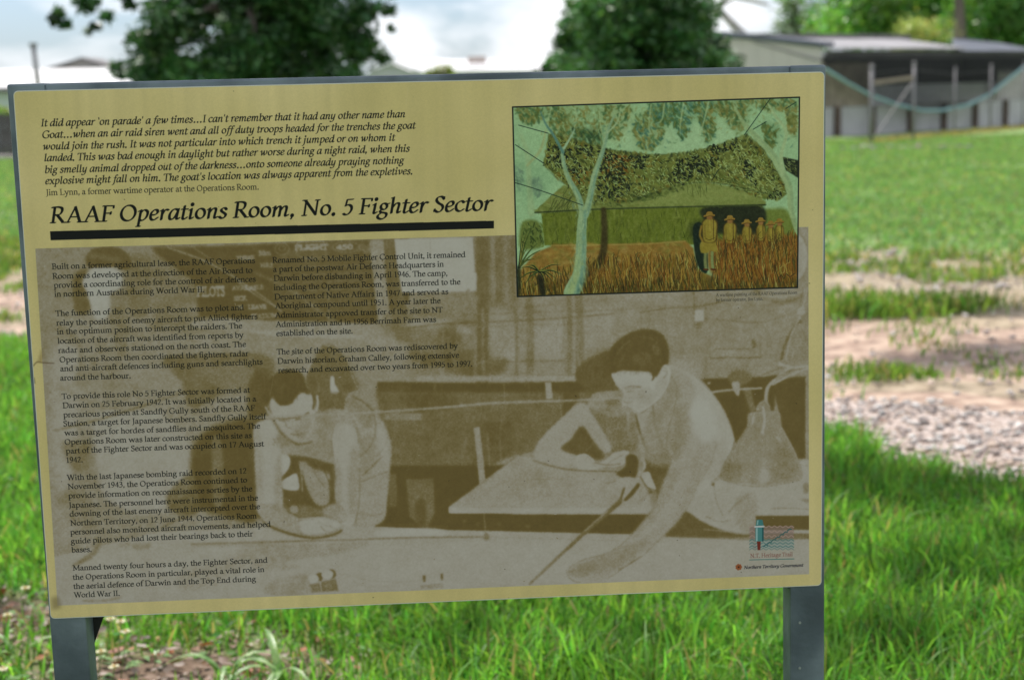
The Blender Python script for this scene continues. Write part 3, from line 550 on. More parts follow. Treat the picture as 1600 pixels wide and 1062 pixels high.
    S(.85, 1.5, [(957,581),(989,579),(1016,580),(1021,588),(1029,581),(1036,572),(1046,573),(1048,587),(1042,606),(1032,621),(1018,633),(997,645),(986,637),(980,634),(974,633),(973,623),(976,618),(972,609),(963,600)])
    L(.6, 3, [(978,608),(990,606),(1001,605)], 1, .9); L(.66, 2.5, [(976,620),(990,622),(1010,620)], 1.5, .8); L(.66, 2.5, [(982,613),(996,612)], 1, .7); S(.78, 4, [(1000,628),(1020,612),(1026,618),(1004,640)], .6); L(.62, 2, [(975,622),(1000,619),(1030,617)], 1.2, .5); L(.6, 3, [(980,635),(990,640),(998,646)], 1, .8)
    S(.30, 2.2, [(957,582),(953,562),(954,546),(968,530),(986,519),(1006,514),(1023,516),(1037,524),(1044,541),(1046,560),(1042,571),(1034,577),(1027,588),(1020,587),(1015,581),(989,579),(971,578)])
    S(.5, 4, [(990,556),(1012,550),(1020,566),(1006,572),(994,568)], .35); S(.5, 2, [(1022,536),(1032,545),(1030,556),(1022,548)], .6); L(.56, 4, [(962,560),(970,545),(984,532)], 1.5, .6); L(.5, 3, [(1000,526),(1016,528),(1030,538)], 1.5, .5); S(.36, 2.5, [(960,560),(975,552),(972,572),(962,574)], .8); L(.5, 2.5, [(966,575),(972,562),(976,553)], .8, .7); L(.38, 3, [(984,570),(1000,574),(1010,566)], 2, .7); L(.36, 2, [(1020,530),(1030,545)], 2, .8); L(.45, 2, [(990,517),(994,513),(999,515)], .7)
    S(.84, 1.5, [(1034,577),(1038,570),(1044,572),(1042,590),(1034,588)])
    S(.62, 5, [(1045,735),(1062,740),(1040,790),(1008,828),(985,838),(1015,800)], .55); S(.60, 6, [(985,848),(1010,850),(975,880),(925,896),(895,896),(930,872)], .75); S(.56, 4, [(888,890),(915,878),(930,888),(905,902)], .6)
    S(.66, 7, [(1095,690),(1118,680),(1108,728),(1080,780),(1050,818),(1070,770)], .7); S(.88, 6, [(1090,620),(1115,640),(1120,680),(1098,690),(1080,650)], .8)
    S(.70, 3, [(1030,588),(1044,590),(1040,606),(1030,618),(1018,630),(1008,632),(1022,608)], .6); S(.72, 2, [(974,622),(986,622),(984,634),(975,632)], .5); L(.38, 3, [(976,606),(986,603),(1002,604)], .8, .9); L(.42, 3, [(980,612),(990,610)], .6, .9); L(.4, 3, [(975,627),(982,629),(988,627)], .7, .85); L(.55, 3, [(972,610),(968,617),(974,621)], .8, .8); S(.66, 3, [(996,612),(1016,606),(1018,622),(1000,632)], .6)
    L(.3, 3, [(1020,580),(1022,590),(1019,594)], .8); L(.6, 2.5, [(1036,578),(1042,582),(1038,590)], .8, .8)
    for k_ in range(26):
        a_ = k_*.13; x_ = 1000+44*math.cos(3.5+a_*.9)*.8; y_ = 552+30*math.sin(3.5+a_*.9); L(.2 if k_ % 3 else .46, 2.2, [(x_,y_),(x_+rg.randn()*5-3,y_+12+rg.rand()*6),(x_-8+rg.rand()*12,y_+22)], 1, .45)
    for k_ in range(14):
        x_ = 903+rg.rand()*55; y_ = 566+rg.rand()*30; L(.22 if k_ % 2 else .44, 2.2, [(x_,y_),(x_-3,y_+10),(x_-2,y_+18)], 1.2, .5)
    L(.42, 2.5, [(1148,690),(1142,712),(1132,735),(1112,753)], 1.5, .6); L(.5, 3, [(1096,596),(1118,621),(1134,646),(1146,677)], 1.5, .35)
    for k_ in range(22):
        x_ = 958+k_*2.9; L(.3, 2, [(x_+3,570),(x_,578),(x_-2+rg.rand()*3,581+rg.rand()*6)], .8, .6)
    L(.32, 5, [(1026,574),(1023,584),(1020,593)], 1.2, .9); L(.56, 2.5, [(1033,574),(1041,575),(1043,584),(1037,590)], .7, .8)
    S(.72, 4, [(962,598),(985,600),(1005,614),(1000,640),(986,638),(974,630),(974,612)], .45)
    # right lamp and its arms
    S(.6, 3, [(1266,455),(1248,490),(1232,520),(1218,560),(1230,570),(1266,572)]); L(.4, 7, [(1221,562),(1228,536),(1242,510),(1252,502)], 2); L(.74, 4, [(1262,450),(1252,490),(1236,525),(1228,562)], 1.2); L(.46, 3, [(1255,452),(1250,478)], 1); S(.76, 2, [(1246,484),(1256,480),(1258,490),(1248,492)]); L(.74, 3, [(1238,560),(1240,548)], 1)
    L(.72, [12,10,9], [(1197,632),(1200,605),(1218,588),(1235,574)], 1.2); L(.72, 8, [(1208,600),(1235,586),(1266,574)], 1.2); L(.74, 8, [(1218,568),(1240,574),(1266,572)], 1.2); L(.38, 3, [(1212,592),(1232,580),(1258,575)], 1, .7); L(.46, 3, [(1180,590),(1205,580),(1222,574)], 1.2)
    S(.58, 2, [(1182,640),(1186,630),(1196,625),(1204,634),(1202,645)]); L(.74, 3, [(1183,641),(1187,631),(1195,626),(1203,635)], 1)
    S(.62, 1.8, [(1169,647),(1180,643),(1208,642),(1219,646),(1221,666),(1234,690),(1246,714),(1254,744),(1242,751),(1212,756),(1180,757),(1145,752),(1127,746),(1132,726),(1144,704),(1162,680),(1168,664)])
    S(.54, 6, [(1128,742),(1136,722),(1150,720),(1160,745),(1140,750)], .9); S(.56, 7, [(1205,700),(1235,700),(1248,738),(1215,748)], .7); S(.78, 4, [(1188,735),(1200,733),(1202,752),(1188,754)], .9); L(.82, [6,8,6], [(1193,636),(1195,655),(1192,676)], 1.5, .9); L(.78, 6, [(1178,650),(1176,662)], 1.5); L(.74, 3, [(1222,668),(1236,694),(1248,720),(1254,742)], 1.2, .8); L(.5, 3, [(1128,748),(1160,757),(1200,759),(1250,750)], 1.2, .8); L(.8, 5, [(1214,682),(1220,688)], 2); L(.78, 3, [(1137,719),(1139,721)], 1); L(.78, 3, [(1145,719),(1147,721)], 1); S(.54, 3, [(1165,684),(1180,682),(1178,688),(1166,688)], .7); L(.72, 3, [(1168,664),(1176,646),(1219,646)], 1.2, .7)
    L(.46, 2.5, [(1171,647),(1168,664),(1160,682),(1143,705),(1131,727),(1126,746)], 1.2, .7); L(.46, 2.5, [(1220,647),(1223,667),(1236,691),(1248,716),(1255,744)], 1.2, .6); L(.78, 2, [(1224,672),(1243,708),(1251,735)], .8, .6)
    Q(.3, .8, [(1181,805),(1268,805),(1268,827),(1185,827)]); Q(.74, .8, [(1185,827),(1268,827),(1268,833),(1185,833)]); Q(.44, .8, [(1185,833),(1268,833),(1268,841),(1185,842)])
    # paper texture, dots of the halftone, faint scratches
    t = g.a[..., 0]; rg = np.random.RandomState(7)
    n = vnoise(TH, TW, 5, 1, 2)-.5; n2 = vnoise(TH, TW, 60, 2, 3)-.5; n3 = rg.rand(TH, TW).astype(np.float32)-.5; n4 = vnoise(TH, TW, 18, 12, 3)-.5
    k = .5+.9*np.exp(-((t-.55)/.25)**2)
    t = .45*blur(t, 1.2)+.55*blur(t, 2.6); t = t+n*.085*k+n2*.08*k+n4*.075*k+blur(n3, .8)*.13*k
    g.a[..., 0] = t
    for i in range(60):
        x, y = 60+rg.rand()*1200, 380+rg.rand()*540; L(.95 if rg.rand() < .6 else .2, 1.2+rg.rand(), [(x,y),(x+rg.randn()*1.2,y+rg.randn()*1.2)], .3, .6)
    t = np.clip(g.a[..., 0], 0, 1)
    stops = [0, .2, .32, .45, .58, .7, .85, 1.]
    cols = np.array([(.385,.325,.15),(.435,.37,.18),(.49,.42,.215),(.565,.51,.325),(.65,.615,.49),(.715,.695,.615),(.775,.775,.715),(.82,.83,.78)])
    rgb = np.stack([np.interp(t, stops, cols[:, c]) for c in range(3)], -1).astype(np.float32)
    m = Canvas(TW, TH, 1, 0.); m.poly(px([(55,388),(1263,355),(1265,896),(90,945)]), 1.)
    cv.a += (rgb-cv.a)*m.a
    # logo of the trail and of the government
    def CQ(c, pts, soft=.4, a=1.): cv.poly(px(pts), c, soft, a)
    CQ((.60,.52,.47), [(1172,822),(1241,821),(1241,841),(1172,842)], .8, .75); CQ((.50,.66,.64), [(1172,842),(1241,841),(1241,856),(1172,857)], 1., .35)
    x = np.linspace(1172, 1241, 42)
    for k, y in enumerate((822, 829.5, 837)): cv.line(px(np.c_[x, y+1.4*np.sin(x*.72)]), 2.4, (.78,.66,.60), .3, .8)
    for k, y in enumerate((843, 848, 853, 857)): cv.line(px(np.c_[x, y+1.2*np.sin(x*.72)]), 2.6, (.28,.52,.52), .3, .85 if k < 3 else .5)
    for k in range(7): xx = 1194+k*6.2; yy = 853-k*4.1; cv.line(px([(xx,yy),(xx+3,yy-2.5),(xx+6,yy-2)]), 3.4, (.16,.42,.42), .4, .9)
    CQ((.62,.55,.50), [(1178,814),(1181,811),(1182,858),(1177,858)], 1., .3)
    CQ((.30,.58,.57), [(1181,823),(1193.5,823),(1193.5,845),(1181,845)]); CQ((.62,.80,.78), [(1182,824),(1184.5,824),(1184.5,844.5),(1182,844.5)]); CQ((.15,.40,.40), [(1191.5,823),(1194,823),(1194,845),(1191.5,845)])
    CQ((.26,.55,.54), [(1183,811),(1192,811),(1194,820.5),(1181.5,820.5)]); CQ((.58,.76,.74), [(1184,812),(1186,812),(1185,819),(1183,819)]); CQ((.82,.86,.84), [(1179.5,820.8),(1195,820.4),(1195,823),(1179.5,823.3)]); CQ((.50,.18,.13), [(1183.5,845),(1189.3,845),(1188.8,858.5),(1184.5,858.5)])
    fitline(cv, "N.T. Heritage Trail", (1173,870), (1239.5,868.3), 18.5, (.52,.26,.22), weight=4.6); cv.line(px([(1172,873.8),(1241.5,872.2)]), 2.2, (.18,.50,.48), .2)
    for k in range(7):
        a = k*2*math.pi/7; c = px([(1155,885)])[0]+7*np.array([math.cos(a), math.sin(a)]); cv.line(np.array([c, c+.1]), 7.5, (.66,.36,.18), .5, .95)
    c = px([(1155,885)])[0]; cv.line(np.array([c, c+.1]), 9, (.60,.33,.17), .4); cv.line(np.array([c, c+.1]), 4.5, (.16,.08,.05), .4)
    fitline(cv, "Northern Territory Government", (1163,887), (1255.5,885), 14.5, (.09,.10,.16), it=True, weight=7.0, slant=.22)
def draw_painting(cv):
    q = lambda p: px([(780+x/2.95, 130+y/2.95) for x, y in p])
    K = 1.9/2.95
    frame = [(62,112),(1383,68),(1375,942),(85,983)]
    m = Canvas(TW, TH, 1, 0.); m.poly(q(frame), 1.); clip = m.a[..., 0]
    rg = np.random.RandomState(11)
    def S(c, pts, soft=1., a=1., sm=True): cv.poly(q(pts), c, soft, a, sm, clip)
    def L(c, w, pts, soft=.6, a=1.): cv.line(q(pts), np.asarray(w)*K, c, soft, a, True, clip)
    def inside(P, x, y):
        c = False; j = len(P)-1
        for i in range(len(P)):
            (xi, yi), (xj, yj) = P[i], P[j]
            if (yi > y) != (yj > y) and x < (xj-xi)*(y-yi)/(yj-yi)+xi: c = not c
            j = i
        return c
    def daubs(P, n, cols, w, ln, ang, aj=.4, a=.8, soft=.5):
        P = np.array(P, float); lo, hi = P.min(0), P.max(0); k = 0; t = 0
        while k < n and t < n*12:
            t += 1; x, y = lo+rg.rand(2)*(hi-lo)
            if not inside(P, x, y): continue
            k += 1; th = ang+rg.randn()*aj; l = ln*(.5+rg.rand()); c = np.array(cols[rg.randint(len(cols))])+rg.randn()*.03
            dx, dy = math.cos(th)*l/2, math.sin(th)*l/2; b = rg.randn()*l*.12
            L(c, [w*.5, w*(.7+.6*rg.rand()), w*.4], [(x-dx,y-dy),(x+b,y+b),(x+dx,y+dy)], soft, a)
    sky = (.70,.815,.71)
    cv.poly(q(frame), sky)
    S((.76,.85,.76), [(550,180),(800,200),(1100,180),(1050,300),(700,320),(540,290)], 12, .6); S((.60,.74,.64), [(70,350),(200,380),(260,460),(160,560),(80,500)], 14, .5)
    ol, gr, bl, oc, dk = (.46,.48,.26), (.30,.44,.30), (.30,.48,.46), (.60,.56,.34), (.20,.30,.20)
    # hanging foliage
    for P, n, cs in (([(75,112),(210,112),(200,170),(130,195),(85,150)],60,[ol,oc,gr]), ([(220,110),(330,110),(330,240),(260,260),(225,190)],80,[ol,gr,oc]), ([(330,110),(470,110),(480,220),(420,250),(330,200)],70,[ol,oc,sky]),
        ([(340,210),(470,220),(475,310),(400,330),(340,290)],90,[dk,ol,gr]), ([(480,110),(610,105),(600,180),(550,270),(500,250),(480,180)],60,[oc,ol,gr]), ([(610,180),(700,110),(760,100),(760,250),(700,310),(640,300)],110,[ol,gr,bl,oc]),
        ([(700,100),(800,95),(790,190),(720,200)],60,[gr,ol,bl]), ([(800,95),(900,90),(880,220),(840,260),(800,200)],70,[bl,gr,ol]), ([(880,90),(1000,85),(990,250),(960,290),(930,200)],90,[gr,bl,ol,oc]), ([(990,85),(1150,80),(1120,230),(1080,220),(1010,140)],90,[ol,oc,gr]),
        ([(1140,80),(1370,75),(1370,120),(1240,130)],50,[ol,gr,oc]), ([(1210,190),(1290,200),(1260,310),(1225,280)],40,[gr,ol]), ([(1320,120),(1370,120),(1368,250),(1330,230)],50,[oc,ol]), ([(75,380),(110,400),(105,500),(80,490)],14,[(.5,.6,.56)]), ([(140,440),(200,440),(190,520),(150,510)],26,[(.48,.58,.54),(.56,.66,.6)])):
        S(np.array(cs[0])*.5+np.array(sky)*.5, P, 5, .5); daubs(P, int(n*1.4), cs, 10, 22, 1.1, .7, .72, .8)
    for p in ([(700,100),(690,200),(700,240)], [(760,100),(750,170),(720,190)], [(850,95),(835,190),(835,245)], [(965,90),(940,190),(920,245)], [(460,130),(470,220),(480,240)], [(350,110),(355,170),(345,215)], [(240,110),(225,180),(235,215)]): L((.74,.80,.68), [7,6,3], p, .6, .8)
    L((.70,.76,.64), [34,26,22,14], [(150,600),(140,480),(130,330),(100,240)], 2, .55); L((.74,.72,.56), [10,14,8], [(130,380),(190,310),(215,220)], 1.5, .6)
    S((.46,.50,.26), [(95,690),(110,640),(150,630),(190,650),(205,740),(160,765),(100,760)], 3); daubs([(95,650),(200,650),(205,750),(110,760)], 50, [(.3,.36,.16),(.5,.55,.3),(.24,.3,.14)], 8, 18, 1.4, .4)
    S((.50,.54,.26), [(1210,600),(1260,580),(1330,590),(1372,690),(1372,760),(1215,740)], 4)
    daubs([(80,112),(1370,75),(1370,330),(1000,250),(700,330),(520,290),(80,300)], 170, [ol,gr,oc,bl], 7, 16, 1.2, .9, .45, .7)
    # hut
    wall = [(195,598),(480,580),(1210,562),(1212,722),(900,745),(210,748)]
    cv.poly(q(wall), (.46,.49,.17), 1, 1, False, clip); daubs(wall, 300, [(.40,.42,.16),(.50,.53,.24),(.36,.39,.15),(.55,.56,.28)], 10, 44, 1.57, .12, .5, 1.2); daubs(wall, 100, [(.20,.24,.09),(.26,.28,.1)], 2.5, 32, 1.57, .08, .7)
    S((.13,.15,.09), [(945,575),(1208,566),(1210,690),(1120,700),(1000,690),(950,640)], 3, .92); S((.17,.20,.10), [(880,650),(950,640),(960,720),(890,730)], 6, .6)
    L((.30,.36,.16), 26, [(470,552),(640,540),(760,505),(900,478)], 5, .5)
    roof = [(163,592),(240,520),(300,470),(440,540),(640,525),(760,492),(860,465),(950,458),(1060,476),(1180,516),(1230,548),(1226,566),(900,570),(480,582),(190,600)]
    cv.poly(q(roof), (.56,.58,.34), 1, 1, False, clip); daubs(roof, 240, [(.62,.64,.42),(.50,.53,.28),(.44,.48,.22),(.60,.56,.34)], 7, 32, .25, .25, .5, 1)
    daubs([(180,590),(300,480),(370,530),(380,585)], 60, [(.28,.30,.14)], 2.2, 40, 2.1, .1, .7); S((.28,.34,.15), [(450,545),(620,520),(760,500),(700,530),(560,552),(470,556)], 3, .85); daubs([(600,520),(860,470),(800,520),(620,550)], 60, [(.30,.36,.16)], 5, 24, -.3, .3, .6)
    S((.64,.66,.42), [(640,560),(860,480),(950,465),(1060,490),(1180,530),(1000,545),(800,560)], 5, .5); daubs([(860,470),(960,465),(960,520),(880,530)], 26, [(.32,.36,.17)], 2.2, 30, 1.4, .1, .7)
    L((.16,.20,.10), [6,5,6], [(165,597),(480,581),(900,570),(1228,562)], .8)
    # netting over the roof
    net = [(228,235),(300,250),(360,265),(500,305),(600,322),(700,331),(800,330),(900,315),(1000,290),(1080,262),(1140,238),(1200,290),(1260,370),(1308,450),(1325,512),(1292,540),(1200,532),(1130,500),(1050,468),(950,458),(860,466),(760,492),(640,528),(540,552),(440,556),(395,530),(300,465),(205,375),(222,300)]
    cv.poly(q(net), (.47,.48,.25), 1.5, 1, False, clip); daubs(net, 520, [(.54,.54,.26),(.42,.44,.20),(.60,.58,.30),(.52,.42,.16),(.44,.50,.24),(.24,.27,.13)], 12, 24, .9, .6, .7, 1)
    daubs([(500,320),(620,340),(580,430),(470,420)], 60, [(.58,.36,.12),(.50,.34,.12)], 9, 22, .9, .5, .8, 1); daubs([(320,400),(420,400),(420,480),(340,470)], 26, [(.54,.38,.14)], 8, 18, .9, .5, .7)
    for P, n in (([(228,285),(300,300),(300,400),(225,370)],46), ([(350,275),(430,285),(430,340),(360,330)],26), ([(455,310),(560,320),(600,430),(610,480),(560,540),(450,540),(460,430)],150), ([(600,335),(690,335),(660,400),(600,400)],34), ([(820,350),(920,330),(930,390),(850,470),(790,460)],80), ([(900,370),(1010,340),(990,400),(920,420)],44), ([(950,300),(1100,265),(1090,300),(1000,330)],34), ([(1130,350),(1180,370),(1185,470),(1130,440)],34), ([(1250,500),(1310,500),(1310,535),(1240,530)],16), ([(300,300),(340,310),(400,420),(360,470),(300,380)],40)):
        daubs(P, n, [(.09,.12,.09),(.13,.16,.10),(.17,.19,.11)], 9, 15, .8, .8, .95, .4)
    daubs(net, 420, [(.14,.17,.10),(.22,.25,.12),(.32,.34,.16)], 7, 13, .8, .8, .7, .5); daubs(net, 900, [(.72,.78,.56),(.66,.70,.46),(.74,.80,.62)], 3.4, 14, .75, .8, .85, .4); daubs([(1100,270),(1300,450),(1290,520),(1150,480),(1050,400)], 110, [(.68,.70,.48),(.74,.78,.6)], 3.6, 18, .9, .6, .85, .4)
    daubs([(480,540),(760,480),(1050,440),(1290,500),(1290,530),(950,460),(700,510)], 90, [(.60,.64,.42),(.34,.40,.2)], 5, 20, .1, .5, .7)
    for p in ([(228,235),(360,266),(500,304),(640,326),(800,330),(920,312),(1040,275),(1140,238)], [(205,375),(250,425),(300,465)], [(640,528),(760,492),(860,466),(950,458),(1060,470),(1180,500),(1300,520)], [(1140,238),(1210,300),(1275,395),(1325,512)], [(228,235),(220,300),(205,375)]): L((.22,.27,.16), 3, p, .8, .55)
    for a_, b_ in zip(net[:13], net[1:13]):
        for k in range(7):
            t_ = rg.rand(); x_, y_ = a_[0]*(1-t_)+b_[0]*t_, a_[1]*(1-t_)+b_[1]*t_; L([(.20,.24,.13),(.50,.50,.26),(.62,.66,.44)][rg.randint(3)], 8, [(x_,y_-3),(x_+rg.randn()*8,y_+10)], .6, .7)
    daubs([(300,465),(400,530),(540,552),(640,528),(760,492),(860,466),(860,490),(700,530),(540,570),(400,560),(320,500)], 120, [(.20,.24,.12),(.40,.43,.22),(.56,.58,.34)], 8, 16, .5, .7, .7, .7)
    S((.16,.19,.13), [(1305,342),(1380,358),(1380,440),(1320,402)], 1.5, 1, False); daubs([(1305,342),(1370,358),(1370,440),(1320,402)], 36, [(.6,.64,.46),(.4,.42,.24)], 4, 14, .8, .6, .8)
    # earth bank and dry grass
    S((.64,.47,.23), [(100,860),(170,780),(260,745),(400,748),(520,742),(700,738),(860,728),(895,760),(915,860),(1000,900),(1370,900),(1378,950),(80,990)], 2, 1, False)
    daubs([(120,840),(260,750),(860,735),(900,850),(500,850),(120,900)], 230, [(.56,.52,.26),(.50,.44,.20),(.74,.56,.28),(.66,.46,.20),(.72,.58,.32),(.60,.46,.22),(.76,.62,.40)], 14, 36, .1, .5, .55, 2)
    L((.80,.66,.42), 5, [(240,748),(420,746),(560,744),(700,740),(860,728)], 1, .7); S((.30,.26,.10), [(80,930),(400,910),(800,900),(1378,880),(1378,960),(80,990)], 8, .7); S((.60,.38,.15), [(1000,730),(1372,710),(1376,900),(1010,900)], 5)
    L((.27,.22,.10), [26,30,34,40,20], [(482,585),(486,690),(478,790),(440,850),(398,892)], 1.8, .92)
    for P, n, ln in (([(85,870),(330,850),(330,975),(85,980)],200,40), ([(400,820),(900,790),(940,860),(960,950),(380,970)],520,66), ([(1000,730),(1372,700),(1376,940),(990,945)],560,64), ([(90,920),(1376,900),(1376,945),(90,980)],260,30)):
        daubs(P, n, [(.66,.46,.17),(.56,.36,.12),(.74,.58,.27),(.20,.20,.08),(.30,.28,.10),(.76,.70,.44),(.50,.42,.14),(.22,.17,.07),(.46,.26,.09)], 4, ln, 1.5, .13, .8, .4)
    for k in range(13): x = 460+k*36; L((.12,.14,.07), [3,5,1], [(x,860+rg.rand()*20),(x+3,800+rg.rand()*20)], .4, .8)
    # white gum in front
    def limb(p, w): w = [q_*.85 for q_ in w]; L((.68,.76,.66), w, p, .8); L((.52,.66,.66), np.array(w)*.34, [(x+w[min(i, len(w)-1)]*.27, y) for i, (x, y) in enumerate(p)], 2.2, .9)
    def limb2(p, w): L((.70,.76,.62), w, p, 1.2, .85); L((.56,.66,.58), np.array(w)*.3, [(x+w[min(i, len(w)-1)]*.27, y) for i, (x, y) in enumerate(p)], 2.2, .5)
    limb([(385,600),(362,515),(315,430),(291,340),(296,300)], [34,30,24,18,14]); limb([(396,610),(418,530),(438,430),(478,310),(500,220),(530,150)], [40,34,30,22,16,8])
    L((.40,.56,.58), [14,12,8,5], [(294,320),(250,240),(215,190),(190,130)], .8); L((.70,.80,.74), [12,9,5], [(300,300),(330,250),(348,215)], .8); L((.74,.80,.70), [8,6,4], [(500,230),(545,180),(560,120)], .8)
    limb([(335,965),(368,880),(378,780),(380,680),(388,590)], [92,66,58,54,44]); S((.76,.80,.62), [(310,965),(345,885),(352,780),(362,820),(350,960)], 3, .6); S((.34,.46,.46), [(385,890),(402,820),(404,880),(385,945),(360,965)], 3, .7)
    daubs([(300,965),(350,700),(350,600),(290,400),(310,400),(400,600),(410,880),(385,965)], 150, [(.60,.70,.62),(.80,.84,.74),(.50,.60,.56),(.70,.74,.56)], 5, 22, 1.5, .25, .55, 1); daubs([(400,600),(425,420),(470,300),(490,300),(460,420),(425,600)], 60, [(.60,.70,.62),(.80,.84,.74),(.50,.60,.56)], 4, 18, 1.9, .25, .6, .8)
    for k in range(16): y = 520+k*27; L((.5,.62,.6), 2, [(368+rg.rand()*20,y),(378+rg.rand()*16,y+14)], .8, .5)
    limb2([(1372,690),(1345,580),(1335,480),(1296,400),(1255,325),(1190,255),(1120,175),(1080,100)], [18,26,32,34,30,26,16,8]); L((.74,.80,.68), [20,16,14,8], [(1305,420),(1300,330),(1322,230),(1270,150),(1240,100)], 1, .9)
    for p in ([(90,195),(225,232)], [(75,285),(205,370)], [(75,460),(180,492),(385,563)], [(1130,240),(1250,72)], [(1170,215),(1230,180)], [(1320,120),(1368,90)], [(980,450),(1010,400)]): L((.12,.20,.18), 4, p, .4, .85)
    # doorway and the file of men
    S((.10,.16,.12), [(895,660),(945,665),(962,860),(930,862),(905,800)], 1.5)
    kh, kd, hatc = (.66,.56,.24), (.34,.24,.08), (.66,.50,.23)
    L((.56,.57,.40), 15, [(952,780),(950,820),(954,855)], .6); L((.58,.60,.42), 15, [(982,780),(982,820),(986,855)], .6); L((.40,.2,.08), 8, [(945,858),(962,860)], .5); L((.40,.2,.08), 8, [(978,858),(998,860)], .5)
    S(kh, [(932,732),(1002,732),(1005,778),(972,770),(962,782),(930,780)], .8)
    for x, y, w, h in ((970,624,37,108), (1292,652,20,70), (1252,662,18,66), (1206,648,21,76), (1142,656,23,80), (1064,640,31,96)):
        S(kd, [(x-w*.95,y+18),(x-w*.4,y),(x+w*.4,y),(x+w*.98,y+16),(x+w*.98,y+h*.6),(x+w*.7,y+h),(x-w*.7,y+h),(x-w,y+h*.6)], .8, .9)
        S(kh, [(x-w*.82,y+20),(x-w*.35,y+4),(x+w*.35,y+4),(x+w*.85,y+20),(x+w*.84,y+h*.55),(x+w*.6,y+h*.98),(x-w*.6,y+h*.98),(x-w*.85,y+h*.55)], .8)
        L(kd, 3, [(x-w*.5,y+h*.85),(x,y+h*.92),(x+w*.6,y+h*.82)], .5, .8); L(kd, 3, [(x-w*.6,y+h*.3),(x-w*.55,y+h*.8)], .6, .7); L((.82,.68,.34), 5, [(x,y+12),(x+2,y+h*.5)], 1.5, .7)
        L(kd, 3.5, [(x+w*.45,y-18),(x+w*.5,y+h*.9)], .4, .9)
        r = 10+w*.1; S((.66,.46,.28), [(x-r,y-6),(x,y-r-4),(x+r,y-6),(x+r*.6,y+6),(x-r*.6,y+6)], .6); S(hatc, [(x-r*1.0,y-r*.9),(x-r*.95,y-r*2.0),(x-r*.2,y-r*2.3),(x+r*.8,y-r*2.1),(x+r*1.0,y-r*.9)], .5); L(hatc, [r*.7,r*1.0,r*.6], [(x-r*1.7,y-r*.7),(x,y-r*1.1),(x+r*1.5,y-r*1.0)], .4); L((.34,.20,.08), 3, [(x-r*1.7,y-r*.45),(x,y-r*.75),(x+r*1.5,y-r*.7)], .4, .9)
    L((.66,.50,.2), 10, [(932,660),(926,700),(938,730)], .8); L((.30,.3,.2), 3, [(1010,700),(1030,720)], .5)
    daubs([(1000,735),(1370,700),(1372,800),(1005,830)], 190, [(.66,.42,.15),(.72,.56,.26),(.28,.26,.10),(.46,.28,.1)], 3.6, 54, 1.55, .1, .85, .4)
    # spiky plants
    for (x0, y0), tips in (((92,850), [(150,660),(125,690),(175,740),(108,700),(190,770),(130,760),(160,810)]), ((184,868), [(90,905),(98,850),(135,840),(285,835),(292,882),(250,915),(150,910),(215,925),(120,925),(262,900)])):
        for i, (x, y) in enumerate(tips):
            mx, my = (x0+x)/2, (y0+y)/2-12; L((.10,.15,.08), [8,6,2], [(x0,y0),(mx,my),(x,y)], .5); L((.72,.68,.36) if i % 2 else (.5,.56,.26), [3,3,1], [(x0+2,y0-3),(mx+2,my-3),(x,y)], .4, .9)
    S((.12,.12,.06), [(178,890),(200,890),(215,968),(190,970)], 2, .9); S((.10,.13,.07), [(84,850),(100,860),(96,965),(86,975)], 2, .8)
    L((.10,.10,.06), 3, [(1285,905),(1300,885),(1312,900),(1325,880),(1340,892),(1364,876)], .4, .9)
    n = vnoise(TH, TW, 9, 21, 3)-.5; n2 = vnoise(TH, TW, 3, 22, 1)-.5
    cv.a += ((n*.10+n2*.06)*clip)[..., None]
    g3 = cv.a.mean(2, keepdims=True); w3 = clip[..., None]; cv.a += ((g3+(cv.a-g3)*1.12)*np.array([.94, 1.02, .84], np.float32)-cv.a)*w3
    for i in range(4): cv.line(np.vstack([q([frame[i]]), q([frame[(i+1) % 4]])]), 4.2, (.08,.12,.11), .2, 1, False)
